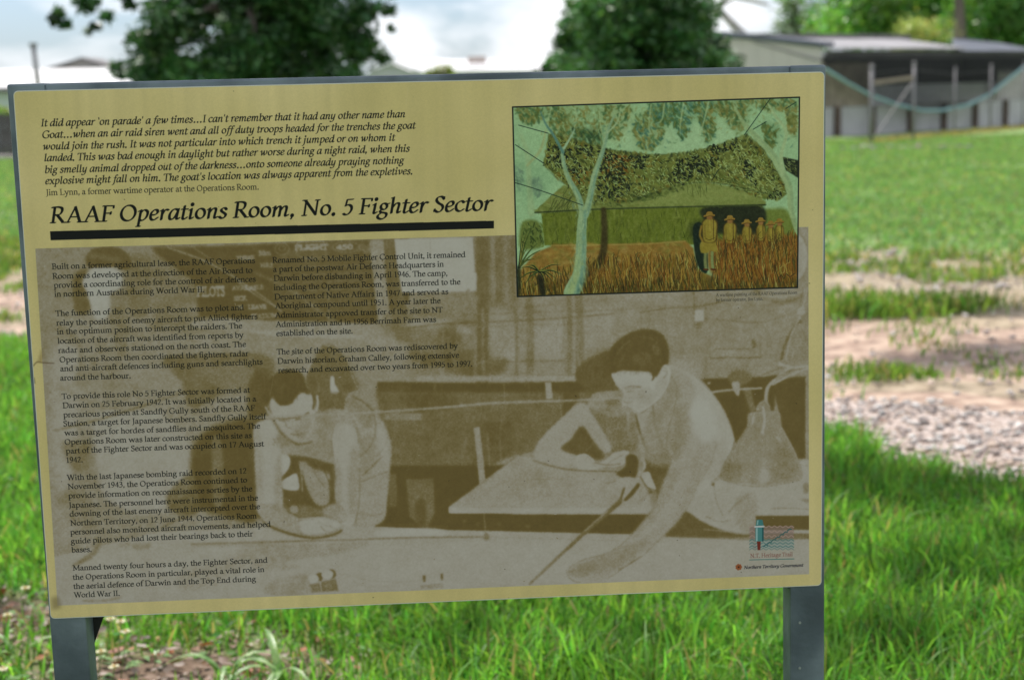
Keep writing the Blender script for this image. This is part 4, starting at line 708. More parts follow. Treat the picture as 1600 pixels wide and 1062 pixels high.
def make_face():
    cv = Canvas(TW, TH, 3, (.87,.825,.535))
    # weathering of the yellow ground: faint streaks, specks
    n = vnoise(TH, TW, 260, 31, 3)-.5; s = np.repeat(vnoise(8, TW, 30, 32, 2)[3:4], TH, 0)-.5; f = vnoise(TH, TW, 3, 33, 1)-.5
    cv.a *= (1+n*.10+s*.06+f*.035)[..., None]
    cv.a[..., 2] *= 1+.10*n
    draw_sepia(cv)
    draw_painting(cv)
    draw_text(cv)
    rg = np.random.RandomState(5)
    for i in range(70):
        u, v = rg.rand()*TW, rg.rand()*TH; r = .8+rg.rand()*1.6
        cv.line(np.array([[u, v], [u+rg.randn()*1.5, v+rg.randn()*1.5]]), r, (.2,.17,.1), .3, .7)
    # runs of dirt from the top rail, faint scratches
    for i in range(26):
        u = rg.rand()*TW; l_ = 60+rg.rand()*420; cv.line(np.array([[u, 0], [u+rg.randn()*3, l_*.5], [u+rg.randn()*5, l_]]), [5+rg.rand()*8, 4, 1], (.45,.43,.33), 4, .02+.04*rg.rand())
    for i in range(34):
        u, v = rg.rand()*TW, rg.rand()*TH; a = rg.rand()*6.28; l_ = 10+rg.rand()*60; cv.line(np.array([[u, v], [u+math.cos(a)*l_, v+math.sin(a)*l_]]), .9, (.9,.88,.8), .3, .22)
    # nick and rust stain on the left edge, blackened speck, dirt in the corner
    cv.line(px([(52,571),(58,565),(68,566),(84,567)]), 2.4, (.35,.26,.14), .8, .8); cv.line(px([(53,590),(54,598)]), 3, (.25,.2,.12), .8, .8)
    for k in range(12): cv.line(px([(58+rg.rand()*8,566),(60+rg.rand()*10,555-rg.rand()*14)]), 2, (.55,.45,.25), 2, .25)
    cv.poly(px([(80,933),(92,930),(96,948),(82,952)]), (.52,.47,.30), 5, .6)
    a = cv.a; g_ = a.mean(2, keepdims=True); a = g_+(a-g_)*.90
    return np.clip(a*np.array([.975, .925, .94], np.float32), 0, 1)
# ================================================================ helpers
def ray(x, y): return (fwd*FPX+rgt*(x-800)+upv*(531-y))
def ground(x, y, z=0.):                                   # survey point on the ground
    r = ray(x, y); return CAM+r*((z-CAM.z)/r.z)
def at(x, y, d):                                          # survey point at forward distance d
    r = ray(x, y); h = Vector((math.sin(YAW), math.cos(YAW), 0)); return CAM+r*(d/r.dot(h))
def spanx(x, d): return at(x, 150, d)
def link(o, parent=None):
    COL.objects.link(o)
    if parent is not None: o.parent = parent
    return o
def tag(o, label=None, cat=None, group=None, kind=None):
    for k, v in (('label', label), ('category', cat), ('group', group), ('kind', kind)):
        if v: o[k] = v
    return o
def empty(name, loc=(0, 0, 0), rz=0):
    o = bpy.data.objects.new(name, None); COL.objects.link(o); o.location = loc; o.rotation_euler = (0, 0, rz); o.empty_display_size = .1; return o
def big(name, V, F, mat, parent=None, col=None, smooth=False, uv=None):
    """V (n,3) array, F list of (m,k) index arrays"""
    me = bpy.data.meshes.new(name); V = np.asarray(V, np.float32)
    F = [np.asarray(f, np.int32) for f in (F if isinstance(F, list) else [F]) if len(f)]
    loops = np.concatenate([f.ravel() for f in F]); tot = np.concatenate([np.full(len(f), f.shape[1], np.int32) for f in F])
    me.vertices.add(len(V)); me.vertices.foreach_set('co', V.ravel()); me.loops.add(len(loops)); me.loops.foreach_set('vertex_index', loops)
    me.polygons.add(len(tot)); me.polygons.foreach_set('loop_start', np.r_[0, np.cumsum(tot)[:-1]].astype(np.int32)); me.polygons.foreach_set('loop_total', tot)
    if smooth: me.polygons.foreach_set('use_smooth', np.ones(len(tot), bool))
    me.update(calc_edges=True)
    if col is not None:
        a = me.color_attributes.new('tint', 'FLOAT_COLOR', 'POINT'); c = np.ones((len(V), 4), np.float32); c[:, :col.shape[1]] = col; a.data.foreach_set('color', c.ravel())
    if uv is not None:
        l = me.uv_layers.new(name='UVMap'); l.data.foreach_set('uv', np.asarray(uv, np.float32)[loops].ravel())
    me.materials.append(mat); o = bpy.data.objects.new(name, me); return link(o, parent)
class MB:
    def __init__(s): s.v = []; s.f = []
    def box(s, c, d, R=None):
        c = Vector(c); h = Vector(d)/2; n = len(s.v)
        for z in (-1, 1):
            for x, y in ((-1, -1), (1, -1), (1, 1), (-1, 1)):
                p = Vector((x*h.x, y*h.y, z*h.z)); s.v.append(tuple(c+(R @ p if R is not None else p)))
        s.f += [tuple(n+i for i in q) for q in ((3, 2, 1, 0), (4, 5, 6, 7), (0, 1, 5, 4), (1, 2, 6, 5), (2, 3, 7, 6), (3, 0, 4, 7))]; return s
    def bar(s, a, b, w, h=None, up=(0, 0, 1)):
        a, b = Vector(a), Vector(b); z = (b-a).normalized(); u = Vector(up)
        if abs(z.dot(u)) > .95: u = Vector((0, 1, 0))
        x = u.cross(z).normalized(); y = z.cross(x); R = Matrix((x, y, z)).transposed(); return s.box((a+b)/2, (w, h or w, (b-a).length), R)
    def tube(s, pts, rad, n=8, cap=True):
        pts = [Vector(p) for p in pts]; base = len(s.v)
        for i, p in enumerate(pts):
            t = (pts[min(i+1, len(pts)-1)]-pts[max(i-1, 0)]).normalized(); u = Vector((0, 0, 1)) if abs(t.z) < .9 else Vector((1, 0, 0))
            x = u.cross(t).normalized(); y = t.cross(x); r = rad[i] if hasattr(rad, '__len__') else rad
            for k in range(n): a = 2*math.pi*k/n; s.v.append(tuple(p+x*math.cos(a)*r+y*math.sin(a)*r))
        for i in range(len(pts)-1):
            for k in range(n): s.f.append((base+i*n+k, base+i*n+(k+1) % n, base+(i+1)*n+(k+1) % n, base+(i+1)*n+k))
        if cap: s.f.append(tuple(base+k for k in range(n))[::-1]); s.f.append(tuple(base+(len(pts)-1)*n+k for k in range(n)))
        return s
    def prism(s, poly, ext):
        n = len(s.v); k = len(poly); e = Vector(ext); s.v += [tuple(p) for p in poly]+[tuple(Vector(p)+e) for p in poly]
        s.f.append(tuple(n+i for i in range(k))[::-1]); s.f.append(tuple(n+k+i for i in range(k)))
        s.f += [(n+i, n+(i+1) % k, n+k+(i+1) % k, n+k+i) for i in range(k)]; return s
    def build(s, name, mat, parent=None, bevel=0, smooth=False):
        me = bpy.data.meshes.new(name); me.from_pydata(s.v, [], s.f); me.materials.append(mat)
        import bmesh
        bm = bmesh.new(); bm.from_mesh(me); bmesh.ops.recalc_face_normals(bm, faces=bm.faces)
        if bevel: bmesh.ops.bevel(bm, geom=list(bm.edges), offset=bevel, segments=2, affect='EDGES', profile=.6)
        bm.to_mesh(me); bm.free()
        if smooth: me.polygons.foreach_set('use_smooth', np.ones(len(me.polygons), bool))
        o = bpy.data.objects.new(name, me); return link(o, parent)

# ---------------------------------------------------------------- materials
def mat(name, c, rough=.8, metal=0., var=.12, scale=8., bump=.15, bscale=60., col2=None, spec=.5, tint=False, trans=0., coord='Object', stretch=(1, 1, 1), extra=None):
    m = bpy.data.materials.new(name); m.use_nodes = True; n, l = m.node_tree.nodes, m.node_tree.links
    b = n['Principled BSDF']; out = n['Material Output']
    b.inputs['Roughness'].default_value = rough; b.inputs['Metallic'].default_value = metal; b.inputs['Specular IOR Level'].default_value = spec
    t = n.new('ShaderNodeTexCoord'); mp = n.new('ShaderNodeMapping'); mp.inputs['Scale'].default_value = stretch; l.new(t.outputs[coord], mp.inputs['Vector'])
    if tint:
        a = n.new('ShaderNodeAttribute'); a.attribute_name = 'tint'; src = a.outputs['Color']
    else:
        rgb = n.new('ShaderNodeRGB'); rgb.outputs[0].default_value = (*c, 1); src = rgb.outputs[0]
    nz = n.new('ShaderNodeTexNoise'); nz.inputs['Scale'].default_value = scale; nz.inputs['Detail'].default_value = 5; l.new(mp.outputs['Vector'], nz.inputs['Vector'])
    if col2 is not None:
        cr = n.new('ShaderNodeValToRGB'); cr.color_ramp.elements[0].position = .42; cr.color_ramp.elements[1].position = .62; l.new(nz.outputs['Fac'], cr.inputs['Fac'])
        mx = n.new('ShaderNodeMix'); mx.data_type = 'RGBA'; l.new(cr.outputs['Color'], mx.inputs['Factor']); l.new(src, mx.inputs['A']); mx.inputs['B'].default_value = (*col2, 1); src = mx.outputs['Result']
    mr = n.new('ShaderNodeMapRange'); mr.inputs['From Min'].default_value = .3; mr.inputs['From Max'].default_value = .7; mr.inputs['To Min'].default_value = 1-var; mr.inputs['To Max'].default_value = 1+var; l.new(nz.outputs['Fac'], mr.inputs['Value'])
    vm = n.new('ShaderNodeVectorMath'); vm.operation = 'MULTIPLY'; l.new(src, vm.inputs[0]); l.new(mr.outputs['Result'], vm.inputs[1]); l.new(vm.outputs['Vector'], b.inputs['Base Color'])
    if bump:
        nb = n.new('ShaderNodeTexNoise'); nb.inputs['Scale'].default_value = bscale; nb.inputs['Detail'].default_value = 3; l.new(mp.outputs['Vector'], nb.inputs['Vector'])
        bp = n.new('ShaderNodeBump'); bp.inputs['Strength'].default_value = bump; bp.inputs['Distance'].default_value = .01; l.new(nb.outputs['Fac'], bp.inputs['Height']); l.new(bp.outputs['Normal'], b.inputs['Normal'])
    if trans:
        tr = n.new('ShaderNodeBsdfTranslucent'); v2 = n.new('ShaderNodeVectorMath'); v2.operation = 'MULTIPLY'; v2.inputs[1].default_value = (1.45, 1.6, .8); l.new(vm.outputs['Vector'], v2.inputs[0]); l.new(v2.outputs['Vector'], tr.inputs['Color'])
        ms = n.new('ShaderNodeMixShader'); ms.inputs[0].default_value = trans; l.new(b.outputs[0], ms.inputs[1]); l.new(tr.outputs[0], ms.inputs[2]); l.new(ms.outputs[0], out.inputs['Surface'])
    return m

# ================================================================ the ground
hd = Vector((math.sin(YAW), math.cos(YAW), 0)); hr = Vector((math.cos(YAW), -math.sin(YAW), 0))
# depth of each strip of the verge where it leaves the frame at the left (px 30) and at the right (px 1445)
EDGE = np.array([(10.7, 6.55), (11.6, 7.9), (11.9, 8.5), (12.7, 9.15), (14.1, 10.9), (17.6, 12.5), (19.3, 15.3)])
def pnoise(x, y, s, seed=0):
    """smooth value noise on scattered points"""
    x = np.asarray(x)/s+100.3; y = np.asarray(y)/s+57.1; xi = np.floor(x).astype(int); yi = np.floor(y).astype(int); fx = x-xi; fy = y-yi
    fx = fx*fx*(3-2*fx); fy = fy*fy*(3-2*fy)
    def h(a, b): v = np.sin(a*127.1+b*311.7+seed*74.7)*43758.5453; return v-np.floor(v)
    return (h(xi, yi)*(1-fx)+h(xi+1, yi)*fx)*(1-fy)+(h(xi, yi+1)*(1-fx)+h(xi+1, yi+1)*fx)*fy
def zones(x, y):
    """weights: earth, gravel, tall near grass, tufts, lawn, litter"""
    X = (x-CAM.x)*hr.x+(y-CAM.y)*hr.y; D = np.maximum((x-CAM.x)*hd.x+(y-CAM.y)*hd.y, .3)
    t = np.clip((X/np.maximum(D, 2.)+.308)/(.258+.308), -.4, 1.5)
    jit = (pnoise(x, y, .5, 1)-.5)*.5+(pnoise(x, y, .16, 2)-.5)*.28+(pnoise(x, y, 1.7, 3)-.5)*.5
    D2 = D+jit*np.clip(D/9, .5, 1.6)
    e = [a*(b/a)**t for a, b in EDGE]
    st = lambda v, w=.12: np.clip(v/w+.5, 0, 1)
    near = st(e[0]-D2); grav = st(D2-e[0])*st(e[1]-D2); sand = st(D2-e[1])*st(e[2]-D2); tuf = st(D2-e[2])*st(e[3]-D2); earth = st(D2-e[3])*st(e[4]-D2)
    tuf2 = st(D2-e[4])*st(e[5]-D2); rough = st(D2-e[5])*st(e[6]-D2); lawn = st(D2-e[6], .8)
    hide = np.clip((t-.2)/.6, 0, 1)
    n1 = pnoise(x, y, .45, 5); n2 = pnoise(x, y, .9, 6)
    lit = np.clip(1-np.hypot((X+.98)/.62, (D-4.38)/.42), 0, 1)*1.9+np.clip(1-np.hypot((X+1.62)/.5, (D-4.75)/.45), 0, 1)*1.5
    lit = np.clip(lit*(.35+n1*1.1), 0, 1)*near
    gravel = grav+.22*rough*(n2 > .5)+tuf*.15
    return dict(earth=sand+earth+.75*rough+.8*tuf2+.8*tuf, gravel=gravel, near=near*(1-lit), tuft=(tuf+.16*earth+.10*sand)*np.clip((n2*.6+n1*.5-.60)*5, 0, 1)+tuf2*np.clip((n1-.52+.35*(1-hide))*5, 0, 1)*(1-.6*hide)*np.clip((1.08-t)*7, 0, 1)+.4*rough*(n1 > .4), lawn=lawn, litter=lit, D=D, X=X, rough=rough)
def hgt(x, y):
    return (pnoise(x, y, 1.3, 11)-.5)*.05+(pnoise(x, y, .35, 12)-.5)*.02

xs = np.r_[-600, -300, -150, -80, -50, -35, -25, np.arange(-18, -7, 1.), np.arange(-7, -4, .25), np.arange(-4, 4, .05), np.arange(4, 7, .2), np.arange(7, 18, 1.), 18, 25, 35, 50, 80, 150, 300, 600]
ys = np.r_[-300, -60, -20, -8, -4, -2, 0, np.arange(.8, 9, .05), np.arange(9, 20, .1), np.arange(20, 60, 1.), 60, 70, 90, 130, 200, 350, 800]
X, Y = np.meshgrid(xs, ys); Z = zones(X.ravel(), Y.ravel())
amp = np.clip((70-np.abs(Y.ravel()))/20, 0, 1)*np.clip((25-np.abs(X.ravel()))/5, 0, 1)
H = hgt(X.ravel(), Y.ravel())*amp-.03*np.clip(Z['earth'], 0, 1)
nx, ny = len(xs), len(ys); I = np.arange(nx*ny).reshape(ny, nx)
F = np.stack([I[:-1, :-1], I[:-1, 1:], I[1:, 1:], I[1:, :-1]], -1).reshape(-1, 4)
zc = np.stack([np.clip(Z['earth'], 0, 1), np.clip(Z['gravel'], 0, 1), np.clip(Z['litter'], 0, 1)], 1)
gm = bpy.data.materials.new('verge_ground'); gm.use_nodes = True; n, l = gm.node_tree.nodes, gm.node_tree.links; b = n['Principled BSDF']; b.inputs['Roughness'].default_value = .95; b.inputs['Specular IOR Level'].default_value = .2
at_ = n.new('ShaderNodeAttribute'); at_.attribute_name = 'tint'; sp = n.new('ShaderNodeSeparateColor'); l.new(at_.outputs['Color'], sp.inputs[0])
geo = n.new('ShaderNodeNewGeometry')
def noise(s, d=4):
    q = n.new('ShaderNodeTexNoise'); q.inputs['Scale'].default_value = s; q.inputs['Detail'].default_value = d; l.new(geo.outputs['Position'], q.inputs['Vector']); return q.outputs['Fac']
def ramp(f, stops):
    q = n.new('ShaderNodeValToRGB'); e = q.color_ramp.elements
    while len(e) < len(stops): e.new(.5)
    for k, (p, c) in enumerate(stops): e[k].position = p; e[k].color = (*c, 1)
    l.new(f, q.inputs['Fac']); return q.outputs['Color']
def mix(f, a, c):
    q = n.new('ShaderNodeMix'); q.data_type = 'RGBA'; l.new(f, q.inputs['Factor']); l.new(a, q.inputs['A']); l.new(c, q.inputs['B']); return q.outputs['Result']
lawn_c = ramp(noise(.9, 6), [(.3, (.12, .20, .07)), (.5, (.16, .25, .095)), (.62, (.20, .27, .12)), (.75, (.25, .26, .15))])
fine = ramp(noise(26, 3), [(.35, (.13, .20, .05)), (.65, (.21, .28, .09))])
q = n.new('ShaderNodeMix'); q.data_type = 'RGBA'; q.inputs['Factor'].default_value = .4; l.new(lawn_c, q.inputs['A']); l.new(fine, q.inputs['B']); lawn_c = q.outputs['Result']
soil = ramp(noise(7, 5), [(.32, (.17, .12, .095)), (.48, (.33, .235, .185)), (.68, (.48, .37, .29))])
grv = ramp(noise(34, 3), [(.3, (.17, .135, .115)), (.48, (.34, .27, .235)), (.66, (.52, .45, .42))])
ltr = ramp(noise(16, 4), [(.3, (.06, .045, .03)), (.55, (.16, .11, .08)), (.75, (.26, .20, .16))])
c = mix(sp.outputs[0], lawn_c, soil); c = mix(sp.outputs[1], c, grv); c = mix(sp.outputs[2], c, ltr); l.new(c, b.inputs['Base Color'])
bp = n.new('ShaderNodeBump'); bp.inputs['Strength'].default_value = .5; bp.inputs['Distance'].default_value = .02; l.new(noise(40, 4), bp.inputs['Height']); l.new(bp.outputs['Normal'], b.inputs['Normal'])
tag(big('ground', np.stack([X.ravel(), Y.ravel(), H], 1), F, gm, col=zc, smooth=True), kind='structure')

# ---------------------------------------------------------------- grass, stones, litter
def blades(name, px_, py_, h, w, tint, mt, lean=.5, parent=None, z0=None, label=None, kind='stuff'):
    N = len(px_); a = RG.rand(N)*2*math.pi; bend = np.abs(RG.randn(N))*lean+.08; th = RG.rand(N)*2*math.pi
    dx, dy = np.cos(th), np.sin(th); wx, wy = np.cos(a), np.sin(a); z = hgt(px_, py_)-.01 if z0 is None else z0
    V = np.zeros((N, 7, 3), np.float32)
    for k, (t, ww) in enumerate(((0, .8), (.4, 1.), (.75, .7))):
        off = bend*h*t*t; zz = z+h*t*(1-.25*bend*t)
        for s, j in ((-1, 0), (1, 1)):
            V[:, k*2+j, 0] = px_+dx*off+s*wx*w*ww/2; V[:, k*2+j, 1] = py_+dy*off+s*wy*w*ww/2; V[:, k*2+j, 2] = zz
    V[:, 6, 0] = px_+dx*bend*h; V[:, 6, 1] = py_+dy*bend*h; V[:, 6, 2] = z+h*(1-.3*np.minimum(bend, 1.6))
    B = (np.arange(N)*7)[:, None]
    Q = np.concatenate([B+np.array([[0, 1, 3, 2]]), B+np.array([[2, 3, 5, 4]])]); T = B+np.array([[4, 5, 6]])
    o = big(name, V.reshape(-1, 3), [Q, T], mt, parent, col=np.repeat(tint, 7, 0), smooth=True)
    if kind: o['kind'] = kind
    return o
def gtint(n, base, v=.25, dry=.06):
    c = np.array(base)[None]*(1+RG.randn(n, 1)*v).clip(.4, 1.8); c[:, 0] *= 1+RG.randn(n)*.18; d = RG.rand(n) < dry; c[d] = np.array([.34, .27, .13])*(.6+.7*RG.rand(d.sum(), 1)); return c.clip(.005, .8)
gmat = mat('grass_blade', (.1, .2, .04), rough=.5, var=.15, scale=4, bump=0, tint=True, trans=.5, spec=.3)
def wedge(n, d0, d1, m=.12, power=2):
    """random points in the part of the ground the lens takes in, even per area"""
    D = (d0**power+(d1**power-d0**power)*RG.rand(n))**(1/power); a = -.32-m+(.64+2*m)*RG.rand(n)
    return CAM.x+hd.x*D+hr.x*a*D, CAM.y+hd.y*D+hr.y*a*D
def keep(w, *arr):
    k = RG.rand(len(arr[0])) < w; return [q[k] for q in arr]
# lush grass round the sign
x, y = wedge(430000, 3.0, 11.6, .34); Z = zones(x, y); x, y = keep(Z['near']*np.clip(1.35-Z['D']/14, .3, 1)*(.45+.8*pnoise(x, y, .22, 21)), x, y)
Dn = np.hypot(x-CAM.x, y-CAM.y); lush = pnoise(x, y, .8, 22)*.5+pnoise(x, y, .2, 23)*.5
h = (.055+.15*lush*RG.rand(len(x))+.05*RG.rand(len(x)))*np.where((x-CAM.x)/Dn > 0, 1.1, .85); w = .0046+.0038*RG.rand(len(x))+Dn*.0002
tag(blades('tall_grass', x, y, h, w, gtint(len(x), (.125, .272, .045), .32, .06), gmat, .55), 'lush green grass growing under and behind the sign', 'grass')
# tufts on the track
x, y = wedge(360000, 6.4, 20, .24, 1.6); Z = zones(x, y); x, y = keep(np.clip(Z['tuft'], 0, 1)*(.35+.9*pnoise(x, y, .3, 24)), x, y)
h = .045+.13*RG.rand(len(x))*pnoise(x, y, .5, 25); D = np.hypot(x-CAM.x, y-CAM.y)
cg = ground(1385, 488); k_ = 1500; x = np.r_[x, cg.x+RG.randn(k_)*.42]; y = np.r_[y, cg.y+RG.randn(k_)*.16+.1]; h = np.r_[h, .08+.13*RG.rand(k_)]; D = np.hypot(x-CAM.x, y-CAM.y)
tag(blades('track_grass', x, y, h, .006+.0008*D, gtint(len(x), (.12, .20, .04), dry=.16), gmat, .6), 'low grass tufts breaking up the dirt track', 'grass')
# mown lawn beyond
x, y = wedge(400000, 14, 47, .14, 1.2); Z = zones(x, y); x, y = keep(np.clip(Z['lawn'], 0, 1)*(.35+.65*pnoise(x, y, 1.4, 26)), x, y)
D = np.hypot(x-CAM.x, y-CAM.y)
tag(blades('lawn_grass', x, y, .03+.04*RG.rand(len(x)), .010+.0011*D, gtint(len(x), (.150, .250, .090), .2, .06), gmat, .7), 'short mown lawn stretching back to the sheds', 'grass')
# stones
def stones(name, x, y, r, tint, mt, label=None):
    ico = np.array([(0, 0, 1), (.894, 0, .447), (.276, .851, .447), (-.724, .526, .447), (-.724, -.526, .447), (.276, -.851, .447), (.724, .526, -.447), (-.276, .851, -.447), (-.894, 0, -.447), (-.276, -.851, -.447), (.724, -.526, -.447), (0, 0, -1)])
    fc = np.array([(0,1,2),(0,2,3),(0,3,4),(0,4,5),(0,5,1),(1,6,2),(2,7,3),(3,8,4),(4,9,5),(5,10,1),(2,6,7),(3,7,8),(4,8,9),(5,9,10),(1,10,6),(11,7,6),(11,8,7),(11,9,8),(11,10,9),(11,6,10)])
    N = len(x); V = ico[None]*(1+.28*RG.randn(N, 12, 1)).clip(.5, 1.5)*np.stack([r*(.8+.6*RG.rand(N)), r*(.8+.6*RG.rand(N)), r*(.4+.35*RG.rand(N))], 1)[:, None]
    a = RG.rand(N)*6.283; c, s = np.cos(a)[:, None], np.sin(a)[:, None]; V = np.stack([V[..., 0]*c-V[..., 1]*s+x[:, None], V[..., 0]*s+V[..., 1]*c+y[:, None], V[..., 2]+(hgt(x, y)+r*.22)[:, None]], -1)
    o = big(name, V.reshape(-1, 3), (np.arange(N)*12)[:, None, None]+fc[None] if False else ((np.arange(N)*12)[:, None, None]+fc[None]).reshape(-1, 3), mt, col=np.repeat(tint, 12, 0), smooth=False); o['kind'] = 'stuff'; return o
smat = mat('stone', (.4, .36, .33), rough=.75, var=.15, scale=30, bump=.2, tint=True)
def stint(n):
    p = np.array([(.60, .55, .52), (.46, .37, .33), (.34, .29, .27), (.55, .43, .35), (.70, .68, .66), (.25, .20, .18)]); c = p[RG.choice(6, n, p=[.3, .2, .16, .14, .12, .08])]; return (c*.78*(1+.18*RG.randn(n, 1))).clip(.03, .8)
x, y = wedge(84000, 6.2, 19, .26, 1.6); Z = zones(x, y); x, y = keep(np.clip(Z['gravel'], 0, 1)*(.5+.5*pnoise(x, y, .4, 31))+.035*Z['earth']+.05*Z['tuft'], x, y)
D = np.hypot(x-CAM.x, y-CAM.y); tag(stones('gravel', x, y, .006+.014*RG.rand(len(x))**2+.0005*D, stint(len(x)), smat), 'pale pinkish gravel lying along the edge of the dirt track', 'gravel')
# fallen leaves
def leaves_flat(name, x, y, r, tint, mt):
    N = len(x); a = RG.rand(N)*6.283; tz = RG.randn(N)*.5; P = np.array([(-1, 0, .1), (-.4, .42, .28), (.45, .36, .22), (1.05, 0, .35), (.45, -.36, .12), (-.4, -.42, .2), (0, 0, 0)])
    V = P[None]*r[:, None, None]; V[..., 2] += V[..., 1]*tz[:, None]; c, s = np.cos(a)[:, None], np.sin(a)[:, None]
    V = np.stack([V[..., 0]*c-V[..., 1]*s+x[:, None], V[..., 0]*s+V[..., 1]*c+y[:, None], V[..., 2]+(hgt(x, y)+.006+.03*RG.rand(N))[:, None]], -1)
    F = np.array([(0, 1, 6), (1, 2, 6), (2, 3, 6), (3, 4, 6), (4, 5, 6), (5, 0, 6)]); o = big(name, V.reshape(-1, 3), ((np.arange(N)*7)[:, None, None]+F[None]).reshape(-1, 3), mt, col=np.repeat(tint, 7, 0), smooth=True); o['kind'] = 'stuff'; return o
lmat = mat('dead_leaf', (.3, .2, .15), rough=.6, var=.2, scale=20, bump=0, tint=True, trans=.15)
x, y = wedge(12000, 3.4, 7.5, .08); Z = zones(x, y); x, y = keep(np.clip(Z['litter'], 0, 1)+.04, x, y)
p = np.array([(.40, .30, .26), (.30, .17, .11), (.22, .13, .09), (.50, .40, .36), (.34, .12, .05), (.13, .09, .07)]); c = p[RG.randint(0, 6, len(x))]*(1+.15*RG.randn(len(x), 1)).clip(.5, 1.5)
tag(leaves_flat('leaf_litter', x, y, (.009+.017*RG.rand(len(x))), (c*.8).clip(.02, .8), lmat), 'dead brown and greyish leaves scattered on the bare soil', 'leaf litter')

# clover and other small broad leaved weeds woven through the grass
x, y = wedge(5200, 3.4, 9, .08); Z = zones(x, y); x, y = keep(np.clip(Z['near'], 0, 1)*(pnoise(x, y, .6, 41) > .52)+.5*np.clip(Z['litter'], 0, 1), x, y)
k = np.repeat(np.arange(len(x)), 3); a = np.tile([0, 2.09, 4.19], len(x))+np.repeat(RG.rand(len(x))*2, 3); x3, y3 = x[k]+.011*np.cos(a), y[k]+.011*np.sin(a)
o = leaves_flat('clover', x3, y3, .009+.006*RG.rand(len(x3)), gtint(len(x3), (.10, .24, .05), .25, .03), gmat); o.location.z = .035; tag(o, 'small clover leaves woven through the grass near the sign', 'clover')

# ================================================================ the sign
steel = mat('galvanised_steel', (.098, .125, .150), rough=.45, metal=.3, var=.35, scale=9, bump=.07, bscale=140, col2=(.135, .165, .19))
edge = mat('panel_edge', (.62, .61, .56), rough=.4, metal=.1, var=.1, bump=.05)
dark = mat('blackened_steel', (.016, .015, .014), rough=.7, var=.3, bump=.2)
FACE = make_face()
img = bpy.data.images.new('sign_print', TW, TH, alpha=False); buf = np.ones((TH, TW, 4), np.float32); buf[..., :3] = FACE[::-1]; img.pixels.foreach_set(buf.ravel()); img.update(); img.pack()
pm = bpy.data.materials.new('sign_face'); pm.use_nodes = True; n, l = pm.node_tree.nodes, pm.node_tree.links; b = n['Principled BSDF']
ti = n.new('ShaderNodeTexImage'); ti.image = img; ti.extension = 'EXTEND'; ti.interpolation = 'Linear'
hs = n.new('ShaderNodeHueSaturation'); hs.inputs['Saturation'].default_value = 1.; l.new(ti.outputs['Color'], hs.inputs['Color']); l.new(hs.outputs['Color'], b.inputs['Base Color'])
b.inputs['Roughness'].default_value = .5; b.inputs['Specular IOR Level'].default_value = .2
tcn = n.new('ShaderNodeTexCoord'); nb = n.new('ShaderNodeTexNoise'); nb.inputs['Scale'].default_value = 260; l.new(tcn.outputs['Object'], nb.inputs['Vector']); bp = n.new('ShaderNodeBump'); bp.inputs['Strength'].default_value = .05; bp.inputs['Distance'].default_value = .001; l.new(nb.outputs['Fac'], bp.inputs['Height']); l.new(bp.outputs['Normal'], b.inputs['Normal'])
SZ = CAM.z-.3818
sign = tag(empty('interpretive_sign', (0, .03, 0)), 'yellow and sepia heritage information board on two grey steel posts', 'sign')
def rrect(w, h, r, n=5):
    o = []
    for cx, cz, a0 in ((w/2-r, h/2-r, 0), (-w/2+r, h/2-r, 90), (-w/2+r, -h/2+r, 180), (w/2-r, -h/2+r, 270)):
        for k in range(n+1): a = math.radians(a0+90*k/n); o.append((cx+r*math.cos(a), cz+r*math.sin(a)))
    return o
out = rrect(1.2, .8, .007); inn = rrect(1.1978, .7976, .006)
# backing sheet, its rim coloured pale to look lit by the sky, then the printed skin 0.3 mm proud of it
me = MB().prism([(x_, -.03, z_+SZ) for x_, z_ in out], (0, .004, 0)); o = me.build('panel_sheet', edge, sign)
V = np.array([(x_, -.0303, z_+SZ) for x_, z_ in inn]); uv = np.array([(x_/1.2+.5, z_/.8+.5) for x_, z_ in inn])
big('printed_face', V, np.arange(len(inn))[None, ::-1], pm, sign, uv=uv)
TIL = math.radians(.33)
def tl(x_, z_, a=TIL): return x_-(z_-SZ)*math.tan(a)                         # the frame leans a third of a degree
def post(xc, a, name='post'):
    m = MB(); m.bar((tl(xc, -.1, a), 0, -.1), (tl(xc, SZ+.4102, a), 0, SZ+.4102), .055, .055, up=(0, 1, 0)); return m.build(name, steel, sign, bevel=.004, smooth=False)
post(-.5785, math.radians(.5)); post(.5770, math.radians(.2))
m = MB(); m.bar((-.5555, 0, SZ+.3845), (.5495, 0, SZ+.3845), .0505, .0505, up=(0, 0, 1)); rail = m.build('top_rail', steel, sign, bevel=.004)
m = MB(); m.bar((-.552, 0, SZ-.3765), (.551, 0, SZ-.3765), .051, .050, up=(0, 0, 1)); m.build('bottom_rail', steel, sign, bevel=.004)
m = MB(); m.prism([(-.553, .028, SZ-.396), (-.528, .028, SZ-.396), (-.530, .028, SZ-.415), (-.552, .028, SZ-.47)], (0, .006, 0)); m.build('corner_gusset', dark, sign)
for sx in (-1, 1):
    m = MB()
    for k in range(9): m.box((sx*.5505, -.018+k*.0045, SZ-.4035), (.006, .0047, .005))
    m.build('weld_bead', steel, sign)
rvm = mat('rivet_metal', (.32, .34, .36), rough=.4, metal=.6)
for z_ in (SZ-.46, SZ-.535):
    m = MB(); m.tube([(.566, -.0290, z_), (.566, -.0268, z_)], .0022, 8); m.build('rivet', rvm, sign)

